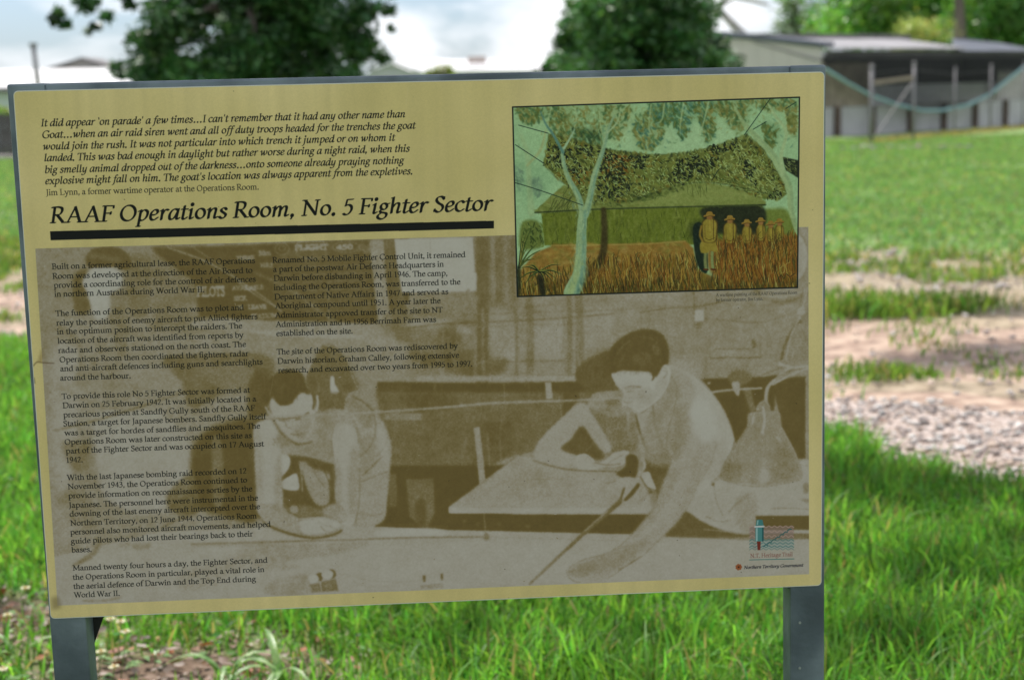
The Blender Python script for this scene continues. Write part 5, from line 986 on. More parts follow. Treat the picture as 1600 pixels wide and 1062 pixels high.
# ================================================================ weeds round the left post
wgreen = mat('weed_leaf', (.19, .35, .11), rough=.35, var=.3, scale=30, bump=.2, bscale=150, trans=.35, col2=(.26, .36, .14)); wstem = mat('weed_stem', (.20, .26, .09), rough=.6, var=.2, bump=0, trans=.2)
petal = mat('weed_petal', (.66, .62, .48), rough=.7, var=.2, bump=0, trans=.3); seed = mat('weed_head', (.50, .36, .14), rough=.8, var=.3)
def broad_leaf(p, az, L, w, arch, root, nm='leaf'):
    V = []; F = []; N = 9; d = Vector((math.cos(az), math.sin(az), 0)); s_ = Vector((-d.y, d.x, 0))
    for k in range(N):
        t = k/(N-1); c = Vector(p)+d*(L*(.25*t+.75*t**1.6)*.8)+Vector((0, 0, 1))*(L*(1.15*t-arch*t*t*1.25)); ww = w*(.7+.5*math.sin(t*2.2))*(1-t**3.)+.0006
        V += [c-s_*ww/2+Vector((0, 0, ww*.18)), c, c+s_*ww/2+Vector((0, 0, ww*.18))]
    for k in range(N-1):
        for j in (0, 1): F.append((k*3+j, k*3+j+1, k*3+j+4, k*3+j+3))
    return big(nm, np.array([tuple(v) for v in V]), np.array(F), wgreen, root, smooth=True)
gx = [(352, 1068, 7, .28, 'low clump of broad arching grass leaves right of the left post'), (440, 1074, 9, .28, 'broader clump of arching grass leaves nearest the bottom edge, under the sign'), (30, 1040, 4, .22, 'small broad leaved grass clump left of the left post')]
for i, (a, c_, k_, L, lab) in enumerate(gx):
    g = ground(a, c_); r = tag(empty('broad_leaf_weed', g), lab, 'weed', 'broad leaved weeds at the foot of the sign')
    for k in range(k_): broad_leaf((random.uniform(-.02, .02), random.uniform(-.02, .02), 0), random.uniform(0, 6.28) if k else 2.6, L*random.uniform(.6, 1.0), .013+.007*random.random(), random.uniform(.55, .95), r)
fl = [(172, 968, 1030, 'w', 'short stem with a yellowish bud closest to the left post'), (189, 972, 1045, 'w', 'white flower head on a slanting stem behind the left post gusset'), (196, 988, 1060, 'p', 'pale pinkish double flower head low between the leaves'), (247, 999, 1050, 'y', 'lone straight stem with a straw yellow bud over the leaf litter'),
      (158, 1019, 1075, 'w', 'white flower head touching the edge of the left post'), (178, 1043, 1090, 'w', 'large white flower at the very bottom beside the left post'), (12, 962, 1010, 'w', 'white flower at the left edge of the view'), (40, 920, 985, 'w', 'white flower between leaves left of the board corner'), (73, 1022, 1080, 'y', 'small yellowish flower just left of the left post'), (5, 1046, 1090, 'w', 'tiny white flower in the bottom left corner')]
for fx, fy, by, kd_, lab in fl:
    g = ground(fx-8, by); D_ = (g-CAM).dot(hd); top = at(fx, fy, D_); top = Vector(top)-g
    r = tag(empty('flowering_weed', g), lab, 'wild flower', 'small flowering weeds by the left post')
    mb = MB(); mb.tube([(0, 0, -.01), (top.x*.3+.004, 0, top.z*.4), (top.x*.9, top.y, top.z*.85), top], [.0022, .002, .0016, .0022], 6); mb.build('stem', wstem, r, smooth=True)
    hb = MB(); hb.tube([top+Vector((0, 0, -.004)), top, top+Vector((0, 0, .006)), top+Vector((0, 0, .010))], [.003, .0065, .006, .002], 8); hb.build('seed_head', seed, r, smooth=True)
    if kd_ != 'y':
        pb = MB()
        for k in range(7):
            a = k*.9+random.random()*.3; c_ = top+Vector((math.cos(a)*.009, math.sin(a)*.009, .004)); pb.box(c_, (.011, .007, .002), Matrix.Rotation(a, 3, 'Z') @ Matrix.Rotation(random.uniform(-.5, .2), 3, 'Y'))
        pb.build('petals', petal, r)
    lb = MB()
    for k in range(5):
        a = random.random()*6.28; c_ = Vector((math.cos(a)*.02, math.sin(a)*.02, .02+random.random()*.03)); lb.prism([c_, c_+Vector((math.cos(a)*.02-math.sin(a)*.009, math.sin(a)*.02+math.cos(a)*.009, .008)), c_+Vector((math.cos(a)*.045, math.sin(a)*.045, .004)), c_+Vector((math.cos(a)*.02+math.sin(a)*.009, math.sin(a)*.02-math.cos(a)*.009, .008))], (0, 0, .0006))
    lb.build('leaves', wgreen, r)
# ================================================================ trees
bark = mat('tree_bark', (.16, .13, .11), rough=.9, var=.25, scale=6, bump=.6, bscale=18, stretch=(1, 1, .3)); grey_bark = mat('pale_bark', (.36, .34, .31), rough=.85, var=.3, scale=4, bump=.4, bscale=20, stretch=(1, 1, .3))
def leafmat(name, trans=.3, rough=.42): return mat(name, (.05, .1, .03), rough=rough, var=.08, scale=1.5, bump=0, tint=True, trans=trans, spec=.5)
lm_dark = leafmat('dark_leaf', .22); lm_mid = leafmat('green_leaf', .35)
def foliage(name, centers, radii, n_each, size, base, mt, parent, dry=0., flat=.75, shell=.55):
    """leaf sized quads spread through the given clumps"""
    P = []; C = []
    for (c_, r_, k) in zip(centers, radii, n_each):
        d = RG.randn(k, 3); d /= np.linalg.norm(d, axis=1)[:, None]; rr = r_*(shell+(1-shell)*RG.rand(k))**1.; rr *= (1+.25*RG.randn(k)).clip(.3, 1.5)
        P.append(np.array(c_)[None]+d*rr[:, None]*np.array([1, 1, flat])); C.append(np.full(k, (1+.34*RG.randn())))
    P = np.vstack(P); C = np.concatenate(C); N = len(P)
    u = RG.randn(N, 3); u[:, 2] *= .6; u /= np.linalg.norm(u, axis=1)[:, None]; w = np.cross(u, RG.randn(N, 3)); w /= np.linalg.norm(w, axis=1)[:, None]
    s = size*(.6+.8*RG.rand(N))[:, None]; V = np.stack([P-u*s, P+w*s*.42, P+u*s, P-w*s*.42], 1)
    t = np.array(base)[None]*(C[:, None]*(1+.22*RG.randn(N, 1))).clip(.35, 2); t[:, 0] *= (1+.2*RG.randn(N)).clip(.5, 1.6)
    if dry: q = RG.rand(N) < dry; t[q] = (.22, .15, .05)
    return big(name, V.reshape(-1, 3), (np.arange(N)*4)[:, None]+np.array([[0, 1, 2, 3]]), mt, parent, col=np.repeat(t.clip(.004, .6), 4, 0))
def tree(kind, label, base, trunk, clumps, size, col, mt, nleaf, group=None, bk=bark, limbs=7, tr=.2, shell=.5, flat=.75):
    b0 = Vector(base); r = tag(empty(kind, b0), label, 'tree', group)
    mb = MB(); pts = [Vector(p)-b0 for p in trunk]; mb.tube([(pts[0].x, pts[0].y, -.2)]+pts, [tr*1.25]+[tr*(1-.55*i/max(1, len(pts)-1)) for i in range(len(pts))], 10); mb.build('trunk', bk, r, smooth=True)
    top = pts[-1]; mid = pts[len(pts)//2]
    sel = sorted(range(len(clumps)), key=lambda i: -clumps[i][1])[:limbs]
    for i in sel:
        c_ = Vector(clumps[i][0])-b0; s0 = mid.lerp(top, random.random()); k = s0.lerp(c_, .5)+Vector((random.uniform(-.2, .2), random.uniform(-.2, .2), random.uniform(.0, .3)))
        MB().tube([s0, k, c_], [tr*.42, tr*.26, tr*.1], 7).build('limb', bk, r, smooth=True)
    R = np.array([c_[1] for c_ in clumps]); w = R**2/np.sum(R**2); cs = [tuple(Vector(c_[0])-b0) for c_ in clumps]
    foliage('crown', cs, R, [max(12, int(nleaf*q)) for q in w], size, col, mt, r, shell=shell, flat=flat)
    return r
def blobs(poly, d, n, r0, r1, dd=1.0, seed=1):
    """clump centres spread through a surveyed outline, at distance d give or take dd"""
    rr = random.Random(seed); xs_ = [p[0] for p in poly]; ys_ = [p[1] for p in poly]; out = []
    def ins(x, y):
        c_ = False; j = len(poly)-1
        for i in range(len(poly)):
            (xi, yi), (xj, yj) = poly[i], poly[j]
            if (yi > y) != (yj > y) and x < (xj-xi)*(y-yi)/(yj-yi)+xi: c_ = not c_
            j = i
        return c_
    while len(out) < n:
        x, y = rr.uniform(min(xs_), max(xs_)), rr.uniform(min(ys_), max(ys_))
        if ins(x, y): out.append((tuple(at(x, y, d+rr.uniform(-dd, dd))), rr.uniform(r0, r1)))
    return out
def P3(x, y, d): return tuple(at(x, y, d))
# the broad dark tree behind the left half of the board
D1 = 22
cl = blobs([(225,125),(212,100),(225,75),(245,55),(265,25),(280,-60),(340,-190),(470,-210),(560,-120),(572,-30),(575,30),(562,80),(568,105),(540,130),(380,150)], D1, 150, .18, .40, 1.6, 2)
cl += [(P3(x, y, D1), r) for x, y, r in ((85,32,.13),(95,18,.09),(100,38,.10),(135,12,.13),(145,5,.12),(128,-5,.16),(165,28,.09),(150,42,.09),(138,50,.06),(170,22,.07),(205,8,.10),(195,-8,.15),(245,10,.2),(215,60,.14),(180,105,.10),(192,118,.12),(612,45,.06),(605,15,.12),(598,90,.12),(612,-10,.12))]
g = ground(405, 320); g = at(405, 300, D1); g.z = 0
tree('shade_tree', 'broad dark green tree with gaps of light, behind the left half of the board', g, [g, P3(400,120,D1), P3(405,20,D1), P3(420,-80,D1)], cl, .07, (.038, .105, .030), lm_dark, 56000, 'dark trees behind the board', tr=.22, limbs=12, shell=.35)
# the rounded dark tree right of the middle
D2 = 30
cl = blobs([(876,118),(884,90),(900,60),(910,30),(925,-5),(950,-50),(990,-70),(1040,-50),(1070,0),(1085,35),(1095,60),(1112,85),(1120,110),(1090,140),(890,140)], D2, 140, .28, .52, 1.7, 5)
cl += [(P3(x, y, D2), .2) for x, y in ((858,112),(866,98),(880,64),(888,38),(1135,92),(1142,106),(1120,72),(1094,18),(898,8))]
g = at(1000, 200, D2); g.z = 0
tree('shade_tree', 'dense rounded dark tree standing just left of the grey shed', g, [g, P3(1000,90,D2), P3(1000,10,D2)], cl, .08, (.058, .145, .040), lm_dark, 62000, 'dark trees behind the board', tr=.25, limbs=8, shell=.5)
# trees behind the sheds
D3 = 75
cl = blobs([(1290,45),(1310,15),(1340,-5),(1400,-40),(1500,-40),(1500,55),(1300,60)], D3, 46, 1.0, 1.7, 3, 7); g = at(1400, 200, D3); g.z = 0
tree('bushy_tree', 'bright green bushy tree rising behind the shed roof', g, [g, P3(1400,60,D3), P3(1405,0,D3)], cl, .17, (.12, .25, .05), lm_mid, 15000, 'trees behind the sheds', tr=.4)
cl = blobs([(1505,75),(1520,20),(1530,-50),(1660,-60),(1660,90),(1560,80)], D3-6, 50, .9, 1.6, 3, 8); g = at(1590, 200, D3-6); g.z = 0
tree('bushy_tree', 'leafy green tree at the right edge above the dark roof end', g, [g, P3(1590,60,D3-6), P3(1585,-10,D3-6)], cl, .17, (.10, .23, .045), lm_mid, 15000, 'trees behind the sheds', tr=.4)
cl = [(P3(x, y, D3+8), r) for x, y, r in ((1222,40,.8),(1232,20,.9),(1245,8,1.),(1250,30,.9),(1262,38,.8),(1240,48,.8),(1228,5,.7),(1275,42,.9),(1285,50,.8),(1215,52,.6),(1256,52,.8),(1236,-10,1.2))]; g = at(1248, 200, D3+8); g.z = 0
tree('thin_tree', 'sparse pale green gum tree left of the bright bushy tree', g, [g, P3(1246,60,D3+8), P3(1242,5,D3+8)], cl, .13, (.20, .28, .17), lm_mid, 1700, 'trees behind the sheds', tr=.22, shell=.2)
g = at(1500, 200, 66); g.z = 0
tree('bare_trunk_tree', 'tall dark forked trunk rising behind the shed roof', g, [g, P3(1500,60,66), P3(1499,10,66), P3(1494,-60,66)], [(P3(1480,-60,66), 1.2), (P3(1515,-70,66), 1.2), (P3(1466,-30,66), .7)], .16, (.05, .11, .03), lm_mid, 2500, 'trees behind the sheds', tr=.34)
g = at(1180, 200, 62); g.z = 0
r = tag(empty('dead_tree', g), 'bare pale branches reaching up above the left shed roof', 'tree', 'trees behind the sheds')
mb = MB(); o0 = Vector(g); mb.tube([Vector((0, 0, -.2)), Vector(P3(1165,60,62))-o0, Vector(P3(1120,12,62))-o0, Vector(P3(1140,-10,62))-o0], [.3, .22, .13, .1], 8); mb.build('trunk', grey_bark, r, smooth=True)
for pp in ([(1112,22),(1132,6),(1150,-4),(1175,-10)], [(1132,6),(1128,-8),(1120,-20)], [(1150,-4),(1178,2),(1200,8)], [(1112,22),(1104,8),(1106,-4)]):
    MB().tube([Vector(P3(x, y, 62))-o0 for x, y in pp], [.1, .08, .06, .03], 6).build('branch', grey_bark, r, smooth=True)
def bush(label, x, y, w, d, col, n, sz=.05):
    g = at(x, 200, d); g.z = 0; r = tag(empty('bush', g), label, 'bush', 'bushes by the far buildings'); o0 = Vector(g)
    c_ = [tuple(Vector(P3(x+random.uniform(-.38, .38)*w, y+random.uniform(-.05, .4)*w, d+random.uniform(-.3, .3)))-o0) for k in range(10)]
    MB().tube([Vector((0, 0, -.1)), Vector(c_[0])], [.08, .03], 6).build('trunk', bark, r)
    foliage('crown', c_, [w*d/FPX*.28]*10, [n//10]*10, sz, col, lm_mid, r)
bush('yellow green round bush poking above the board between the two dark trees', 683, 118, 62, 38, (.20, .24, .07), 3000)
bush('tiny yellow green bush tip right of the round bush', 750, 126, 24, 40, (.26, .30, .09), 800, .04)
bush('bright hedge top at the far left behind the sign', 0, 172, 40, 54, (.19, .26, .05), 2500, .08)
bush('pale weeds growing on the shed ridge', 1455, 51, 105, 64, (.30, .33, .10), 2500, .07)

# ================================================================ buildings
white = mat('white_sheet', (.66, .64, .63), rough=.55, var=.08, scale=1.5, bump=0); cream = mat('weathered_white', (.52, .48, .455), rough=.7, var=.2, scale=.8, bump=0, col2=(.44, .40, .38))
darkroof = mat('dark_roofing', (.075, .085, .11), rough=.6, var=.2, scale=.7, bump=0); fascia = mat('grey_fascia', (.15, .14, .14), rough=.8, var=.2, scale=1, bump=0)
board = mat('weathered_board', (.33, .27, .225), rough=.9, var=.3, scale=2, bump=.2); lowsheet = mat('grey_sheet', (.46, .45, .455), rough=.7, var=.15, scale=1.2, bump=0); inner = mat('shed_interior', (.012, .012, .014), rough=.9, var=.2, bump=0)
timber = mat('timber_post', (.10, .07, .055), rough=.9, var=.3, scale=3, bump=.2); galv = mat('fence_steel', (.22, .21, .22), rough=.6, var=.2, metal=.3, bump=0); teal = mat('teal_hem', (.25, .42, .43), rough=.6, var=.1, bump=0)
cloth = bpy.data.materials.new('shade_cloth'); cloth.use_nodes = True; n, l = cloth.node_tree.nodes, cloth.node_tree.links; b = n['Principled BSDF']; b.inputs['Base Color'].default_value = (.012, .012, .014, 1); b.inputs['Roughness'].default_value = .9
tr_ = n.new('ShaderNodeBsdfTransparent'); ms = n.new('ShaderNodeMixShader'); wv = n.new('ShaderNodeTexNoise'); wv.inputs['Scale'].default_value = 3; mr = n.new('ShaderNodeMapRange'); mr.inputs['To Min'].default_value = .34; mr.inputs['To Max'].default_value = .46; l.new(wv.outputs['Fac'], mr.inputs['Value']); l.new(mr.outputs['Result'], ms.inputs[0]); l.new(tr_.outputs[0], ms.inputs[1]); l.new(b.outputs[0], ms.inputs[2]); l.new(ms.outputs[0], n['Material Output'].inputs['Surface'])
# line of the shed front on the ground, from the board's right edge to the right edge of the view and beyond
A = ground(1262, 216); B = ground(1596, 196); ux = (B-A).normalized(); L_ = (B-A).length; nrm = Vector((ux.y, -ux.x, 0));
if nrm.dot(hd) > 0: nrm = -nrm                          # towards the camera
def onfront(x, off=0.):                                 # distance along the front seen at column x (through the horizon)
    r_ = ray(x, 200); r2 = Vector((r_.x, r_.y, 0)); P0 = A+nrm*off; den = r2.x*ux.y-r2.y*ux.x; d_ = P0-CAM
    return (-(d_.x*r2.y-d_.y*r2.x))/(-(ux.x*r2.y-ux.y*r2.x)) if False else ((d_.y*r2.x-d_.x*r2.y)/(ux.x*r2.y-ux.y*r2.x))
def zfront(x, y, off=0.):                               # height on the front plane seen at (x, y)
    r_ = ray(x, y); P0 = A+nrm*off; s_ = (P0-CAM).dot(nrm)/r_.dot(nrm); return (CAM+r_*s_).z
def FP(x, y, off=0.):
    r_ = ray(x, y); P0 = A+nrm*off; s_ = (P0-CAM).dot(nrm)/r_.dot(nrm); return CAM+r_*s_
shed = tag(empty('open_shed', A), 'long open fronted shed with dark shade cloth and grey lower sheets', 'shed')
def sp_(v): return Vector(v)-A
back = -nrm
x0s, x1s = onfront(1283), onfront(1690)
zt = .0
def wallpt(s, z, off=0.): return ux*s+nrm*off+Vector((0, 0, z))
zE = zfront(1440, 80); zW = zfront(1300, 168); zM = zfront(1440, 88)
# interior back and ends, lower sheets one by one, timber posts, boards, fascia, roof
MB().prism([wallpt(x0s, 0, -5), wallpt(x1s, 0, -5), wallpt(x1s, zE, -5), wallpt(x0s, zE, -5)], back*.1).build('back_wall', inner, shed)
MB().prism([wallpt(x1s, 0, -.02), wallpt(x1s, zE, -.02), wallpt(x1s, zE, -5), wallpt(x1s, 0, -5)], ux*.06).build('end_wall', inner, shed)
px_posts = [1307, 1362, 1421, 1473, 1522, 1569, 1620, 1670]; ps = [onfront(x) for x in px_posts]
for s in ps: MB().box(tuple(wallpt(s, (zW+.02)/2, .03)), (.20, .14, zW+.02), Matrix((ux, nrm, Vector((0, 0, 1)))).transposed()).build('timber_post', timber, shed)
ss = x0s
RM = Matrix((ux, nrm, Vector((0, 0, 1)))).transposed(); sheet_me = None
def clad(s0, s1, z0, z1, off, w, mt, nm, parent, gap=.012, jit=.01):
    s = s0
    while s < s1-.05:
        ww = min(w, s1-s); MB().box(tuple(wallpt(s+ww/2, (z0+z1)/2, off+random.uniform(-jit, jit))), (ww-gap, .03, z1-z0), RM).build(nm, mt, parent); s += w
clad(x0s, x1s, -.05, zW, -.04, .85, lowsheet, 'lower_sheet', shed)
sB = onfront(1366); clad(x0s, sB, zW+.01, zfront(1300, 98), -.06, .20, board, 'wall_board', shed, gap=.02)
zB2 = zfront(1500, 130)
clad(sB, x1s, zW+.01, zB2, -.5, .9, mat('rear_sheet', (.60, .59, .62), rough=.8, var=.2, bump=0), 'inner_sheet', shed)
clad(onfront(1560), x1s, zW+.01, zfront(1590, 112), -.06, .3, mat('pale_board', (.40, .37, .37), rough=.9, var=.2, bump=0), 'end_board', shed, gap=.02)
MB().box(tuple(wallpt((x0s+x1s)/2, (zfront(1440, 79)+zfront(1440, 91))/2, .12)), (x1s-x0s, .10, zfront(1440, 79)-zfront(1440, 91)), RM).build('fascia_beam', fascia, shed)
# roof: pale sheets rising to the ridge; dark end bay at the right
zr0 = zfront(1440, 79)+.03; zr1 = None
def roofplane(sa, sb, mt, nm, run, rise, step=.76):
    s = sa
    while s < sb-.05:
        ww = min(step, sb-s); p = [wallpt(s+.006, zr0, .35), wallpt(s+ww-.006, zr0, .35), wallpt(s+ww-.006, zr0+rise, -run), wallpt(s+.006, zr0+rise, -run)]; MB().prism(p, (0, 0, .04)).build(nm, mt, shed); s += step
rise = zfront(1400, 62, -1.85)-zr0; roofplane(x0s, onfront(1492), mat('sunlit_sheet', (.24, .23, .24), rough=.65, var=.18, scale=1, bump=0), 'roof_sheet', 2.2, rise)

hp = [(1492,80),(1490,61),(1512,59.5),(1560,67),(1625,79.5)]; q_ = [FP(x, y, .35 if y > 75 else -1.2)-A for x, y in hp]; MB().prism(q_, tuple(back*.05)).build('hip_roof', darkroof, shed)
MB().box(tuple(wallpt((x0s+onfront(1510))/2, zr0+rise+.09, -2.5)), (onfront(1510)-x0s, .5, .19), RM).build('ridge_beam', fascia, shed)
# cloth with a curved hem
pts = [(1288,108),(1320,128),(1356,148),(1400,164),(1440,173),(1470,173),(1510,165),(1545,148),(1575,124),(1600,104),(1625,92)]
V = []; off = .55
for x, y in pts: V.append(FP(x, 84, off)); V.append(FP(x, y, off))
F_ = [(2*i, 2*i+1, 2*i+3, 2*i+2) for i in range(len(pts)-1)]
cl_ = tag(empty('shade_cloth', V[0]), 'dark see through shade cloth with a curved teal hem hung on the shed front', 'shade cloth')
vv = np.array([tuple(v-V[0]) for v in V]); big('cloth', np.vstack([vv, vv+np.array(tuple(back))*.01]), [np.array(F_), np.array(F_)+len(vv)], cloth, cl_)
MB().tube([v-V[0]+nrm*.03 for v in V[1::2]], .05, 8).build('hem', teal, cl_, smooth=True)
# the long pale side wall running back from the corner, under its dark roof edge
def zsee(p, y):                                         # height over ground point p that is seen at row y
    a_ = p-CAM; lo, hi = -2., 12.
    for _ in range(40):
        m_ = (lo+hi)/2; d_ = Vector((a_.x, a_.y, m_-CAM.z)); yy = 531-FPX*d_.dot(upv)/d_.dot(fwd)
        if yy > y: lo = m_
        else: hi = m_
    return lo
wing = tag(empty('pale_shed', A+ux*x0s), 'pale panelled side wing with a dark roof edge, left of the open shed front', 'shed'); W0 = Vector(wing.location)
tops = [73, 71, 68, 65.5, 63, 61, 59, 57.5, 56.5, 56, 56]
for i in range(10):
    a_ = W0+back*(i*.62+.006)+Vector((0, 0, 0)); b_ = W0+back*((i+1)*.62-.006); za, zb = zsee(a_, tops[i]), zsee(b_, tops[i+1])
    p = [Vector((a_.x, a_.y, 0)), Vector((b_.x, b_.y, 0)), Vector((b_.x, b_.y, zb)), Vector((a_.x, a_.y, za))]; MB().prism([q_-W0 for q_ in p], tuple(ux*.05)).build('wall_panel', cream, wing)
edgey = [(66,74), (63,71.5), (60,68.5), (57.5,66), (55,63.5), (52.5,61), (50.5,59), (49,57.5), (48,56.5), (48,56), (49,56)]
for i in range(10):
    a_ = W0+back*(i*.62)-ux*.08; b_ = W0+back*((i+1)*.62)-ux*.08
    p = [Vector((a_.x, a_.y, zsee(a_, edgey[i][1]))), Vector((b_.x, b_.y, zsee(b_, edgey[i+1][1]))), Vector((b_.x, b_.y, zsee(b_, edgey[i+1][0]))), Vector((a_.x, a_.y, zsee(a_, edgey[i][0])))]
    MB().prism([q_-W0 for q_ in p], tuple(ux*.7)).build('roof_edge', darkroof, wing)
a_ = W0-ux*.03; b_ = W0+back*2.6-ux*.03; MB().prism([Vector((a_.x, a_.y, zsee(a_, 97)))-W0, Vector((b_.x, b_.y, zsee(b_, 67)))-W0, Vector((b_.x, b_.y, zsee(b_, 65.5)))-W0, Vector((a_.x, a_.y, zsee(a_, 95)))-W0], tuple(ux*.02)).build('flashing', fascia, wing)
# fence in front of the shed, each post a thing, the gate another
def fpost(x, yt, yb, r, label):
    g = ground(x, yb); D_ = (g-CAM).dot(hd); t = at(x, yt, D_); o = tag(empty('fence_post', g), label, 'post', 'steel posts of the wire fence')
    MB().tube([(0, 0, -.2), (0, 0, t.z)], r, 8).build('shaft', galv, o, smooth=True); MB().tube([(0, 0, t.z), (0, 0, t.z+.05), (0, 0, t.z+.08)], [r*1.5, r*1.4, r*.4], 8).build('cap', galv, o, smooth=True); return g, t
g1, t1 = fpost(1361, 106, 223, .052, 'thick post with a rounded cap at the left end of the gate'); g2, t2 = fpost(1427, 101, 220, .042, 'tall post at the right end of the crossbar gate')
g3, t3 = fpost(1491, 109, 209, .03, 'thin post between the gate and the far right, third from the board'); g4, t4 = fpost(1547, 104, 204, .032, 'thin post fourth from the board, right of the low dip in the hem'); g5, t5 = fpost(1598, 100, 200, .03, 'thin post at the right edge of the view')
D_ = (g1-CAM).dot(hd); gate = tag(empty('field_gate', g1), 'wooden crossbar and slanting brace between the two thick fence posts', 'gate')
MB().bar(Vector(P3(1364, 130, D_))-g1, Vector((t2.x, t2.y, at(1427, 122, (g2-CAM).dot(hd)).z))-g1, .07, .10).build('crossbar', mat('weathered_rail', (.26, .21, .17), rough=.9, var=.2), gate)
MB().bar(Vector((t2.x, t2.y, at(1427, 128, (g2-CAM).dot(hd)).z))-g1, Vector(P3(1368, 212, D_))-g1, .022, .022).build('brace', galv, gate)
wires = MB()
for (ga, ta), (gb, tb) in zip([(g1, t1), (g2, t2), (g3, t3), (g4, t4)], [(g2, t2), (g3, t3), (g4, t4), (g5, t5)]):
    for f in (.08, .5, .93): wires.tube([ga.lerp(ta, f), gb.lerp(tb, f)], .0025, 4)
tag(wires.build('fence_wire', galv), 'thin wires strung between the fence posts', 'wire')
x = []; y = []
for k in range(2600):
    s_ = random.random(); p = g1.lerp(g5+(g5-g1)*.3, s_)+Vector((random.gauss(0, .12), random.gauss(0, .25), 0)); x.append(p.x); y.append(p.y)
x = np.array(x); y = np.array(y); tag(blades('dry_fence_grass', x, y, .05+.12*RG.rand(len(x)), np.full(len(x), .03), gtint(len(x), (.20, .17, .07), dry=.5), gmat, .6), 'strip of dry uncut grass along the wire fence', 'grass')
# low mound of rubble in the lawn by the gate
g = ground(1410, 231); x = g.x+RG.randn(60)*.7; y = g.y+RG.randn(60)*.4; tag(stones('rubble', x, y, .03+.05*RG.rand(60), stint(60)*.45, smat), 'scattered pale rubble on the lawn in front of the gate', 'rubble')
# buildings far left and in the middle
def house(label, poly_wall, poly_roof, d, mw, mr_, gable=None, extra=None):
    o0 = at(poly_wall[0][0], 200, d); o0.z = 0; r = tag(empty('farm_building', o0), label, 'building', 'white farm buildings in the distance')
    p = [Vector(P3(x, y, d)) for x, y in poly_wall]; p = p+[Vector((p[-1].x, p[-1].y, 0)), Vector((p[0].x, p[0].y, 0))]
    MB().prism([q_-o0 for q_ in p], tuple(hd*6)).build('wall', mw, r)
    for pr in poly_roof:
        a_ = [Vector(P3(x, y, d-.4+dd))-o0 for x, y, dd in pr]; MB().prism(a_, (0, 0, .08)).build('roof', mr_, r)
    return r, o0
paleb = mat('pale_wall', (.55, .60, .64), rough=.7, var=.05, bump=0); brt = mat('bright_roof', (.60, .59, .60), rough=.5, var=.05, scale=.6, bump=0); gg = mat('gable_grey', (.34, .31, .30), rough=.8, var=.15, scale=1, bump=0)
r, o0 = house('white roofed building at the far left with a small brown gable', [(-60,141),(205,137)], [[(-70,141,0),(205,136,0),(190,109,7),(-70,113,7)]], 62, paleb, brt)
MB().prism([Vector(P3(x, y, 69))-o0 for x, y in ((72,110),(100,103),(128,93),(150,101),(176,109))], tuple(hd*3)).build('gable', gg, r); 
for s_ in (0, 1):
    a_ = [Vector(P3(x, y, 68.8))-o0 for x, y in (((70,110),(128,92)) if s_ == 0 else ((128,92),(178,109)))]; MB().prism([a_[0], a_[1], a_[1]+hd*3.4, a_[0]+hd*3.4], (0, 0, .07)).build('gable_roof', fascia, r)
MB().bar(Vector(P3(-70, 143, 61.4))-o0, Vector(P3(205, 139, 61.4))-o0, .12, .16).build('gutter', fascia, r)
r, o0 = house('long white roofed building between the two dark trees', [(600,114),(870,112)], [[(590,114,0),(880,112,0),(870,96,6),(625,95,6)]], 78, paleb, brt)
MB().box(tuple(Vector(P3(745, 94, 80))-o0), (.9, .5, .35)).build('roof_vent', mat('vent_tan', (.5, .42, .38), rough=.7), r)
r, o0 = house('smaller white shed with a grey gable wall, beside the big dark tree', [(575,122),(655,120)], [[(570,112,0),(612,97,0),(615,95,5),(575,110,5)],[(612,97,0),(660,116,0),(664,114,5),(616,95,5)]], 66, mat('gable_pale', (.40, .40, .43), rough=.7, var=.05, bump=0), brt)
MB().prism([Vector(P3(x, y, 65.9))-o0 for x, y in ((575,122),(577,112),(612,99),(655,117),(655,121))], tuple(hd*.3)).build('gable', mat('gable_light', (.46, .46, .50), rough=.7, var=.05, bump=0), r)
g = at(57, 200, 58); g.z = 0; a_, b_ = Vector(P3(60, 124, 58)), Vector(P3(52, 73, 58)); r = tag(empty('flue_pipe', a_), 'thin leaning grey pipe on the far left white roof', 'pipe'); MB().tube([Vector((0, 0, -.6)), b_-a_], .09, 8).build('pipe', galv, r, smooth=True); MB().tube([b_-a_, b_-a_+Vector((0, 0, .12))], [.15, .15], 8).build('cap', galv, r)
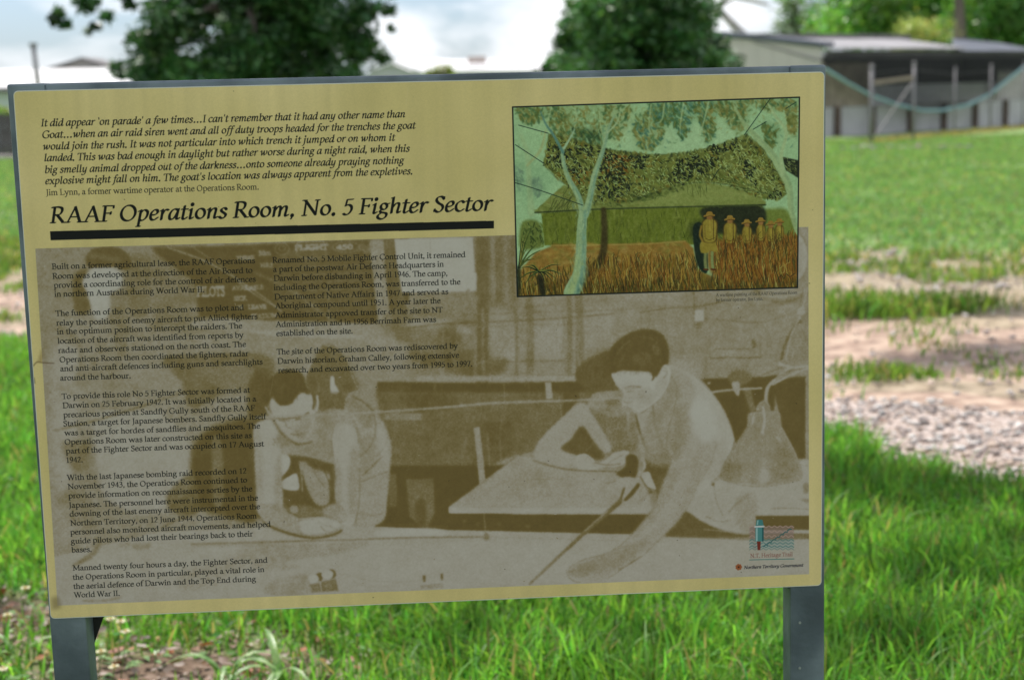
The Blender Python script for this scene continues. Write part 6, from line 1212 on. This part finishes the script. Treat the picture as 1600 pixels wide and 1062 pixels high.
# low dark fence beyond the lawn at the far left
g = ground(-60, 246); g_b = ground(420, 236); f = tag(empty('paling_fence', g), 'dark low paling fence at the far left edge of the lawn', 'fence'); dv = (g_b-g); Lf = dv.length; du = dv.normalized(); Rf = Matrix((du, Vector((-du.y, du.x, 0)), Vector((0, 0, 1)))).transposed(); hz = at(0, 178, (g-CAM).dot(hd)).z
pal = mat('dark_paling', (.09, .08, .085), rough=.9, var=.35, scale=2, bump=0); s_ = 0; pme = None
while s_ < Lf:
    if pme is None: o = MB().box((0, 0, 0), (.19, .03, hz), Rf).build('paling', pal, f); pme = o.data
    else: o = link(bpy.data.objects.new('paling', pme), f)
    o.location = du*(s_+.1)+Vector((0, 0, hz/2+random.uniform(-.03, .03))); s_ += .21
MB().bar(Vector((0, 0, hz*.8))+du*0+Vector((0, .05, 0)), du*Lf+Vector((0, .05, hz*.8)), .05, .08).build('rail', pal, f)
kerb = ground(-60, 250); kb = ground(420, 240); tag(MB().bar(kerb+Vector((0, 0, .05)), kb+Vector((0, 0, .05)), .5, .12).build('kerb', mat('concrete_kerb', (.40, .36, .34), rough=.9, var=.15)), kind='structure')

# ================================================================ the shade tree overhead (outside the frame) and its dapple
def canopy(label, base, marks, z, n):
    g = Vector(base); cs = []
    for mx_, my_, r_ in marks:
        zz = z+random.uniform(-.7, .7); cs.append((tuple(Vector((mx_, my_, 0))+sun_dir*(zz/sun_dir.z)), r_))
    top = sum((Vector(c_[0]) for c_ in cs), Vector())/len(cs)
    return tree('shade_tree', label, g, [g, g+Vector((.1, .1, 1.8)), (g+Vector((0, 0, 3))).lerp(top, .25), (g+Vector((0, 0, 3))).lerp(top, .6)], cs, .085, (.05, .11, .03), lm_dark, n, 'overhead trees', tr=.2, limbs=10, shell=.1, flat=.6)

# where the shade of each bough falls on the grass
CAN = [(x_, y_, .62) for x_ in np.arange(-4.2, 4.3, .85) for y_ in np.arange(-5.2, 1.0, .85)]
CAN += [(x_, 3.85-.12*k+.2*(k % 2), .42) for k, x_ in enumerate(np.arange(.5, 3.6, .34))] + [(x_, 3.35+.15*(k % 2), .26) for k, x_ in enumerate(np.arange(1.2, 3.2, .6))]
CAN += [(1.15, 2.55, .26), (1.6, 2.35, .24), (2.0, 2.6, .24), (1.3, 1.75, .22), (1.75, 1.55, .2), (.75, 2.6, .28), (.3, 2.75, .3), (-.1, 2.65, .3), (.1, 2.0, .16), (.6, 1.9, .18), (-1.5, 2.6, .22), (-1.6, 2.2, .2),
        (3.2, 6.75, .5), (3.7, 6.6, .5), (2.8, 6.8, .3), (4.3, 6.6, .5), (3.5, 7.1, .35), (4.0, 8.6, .4), (4.5, 8.7, .5)]
marks = []
rr = random.Random(9)
for x_, y_, r_ in CAN: marks.append((x_, y_, r_))
canopy('large shade tree standing to the left, branches spreading over the sign', (-7.5, -1.5, 0), marks, 6.0, 46000)
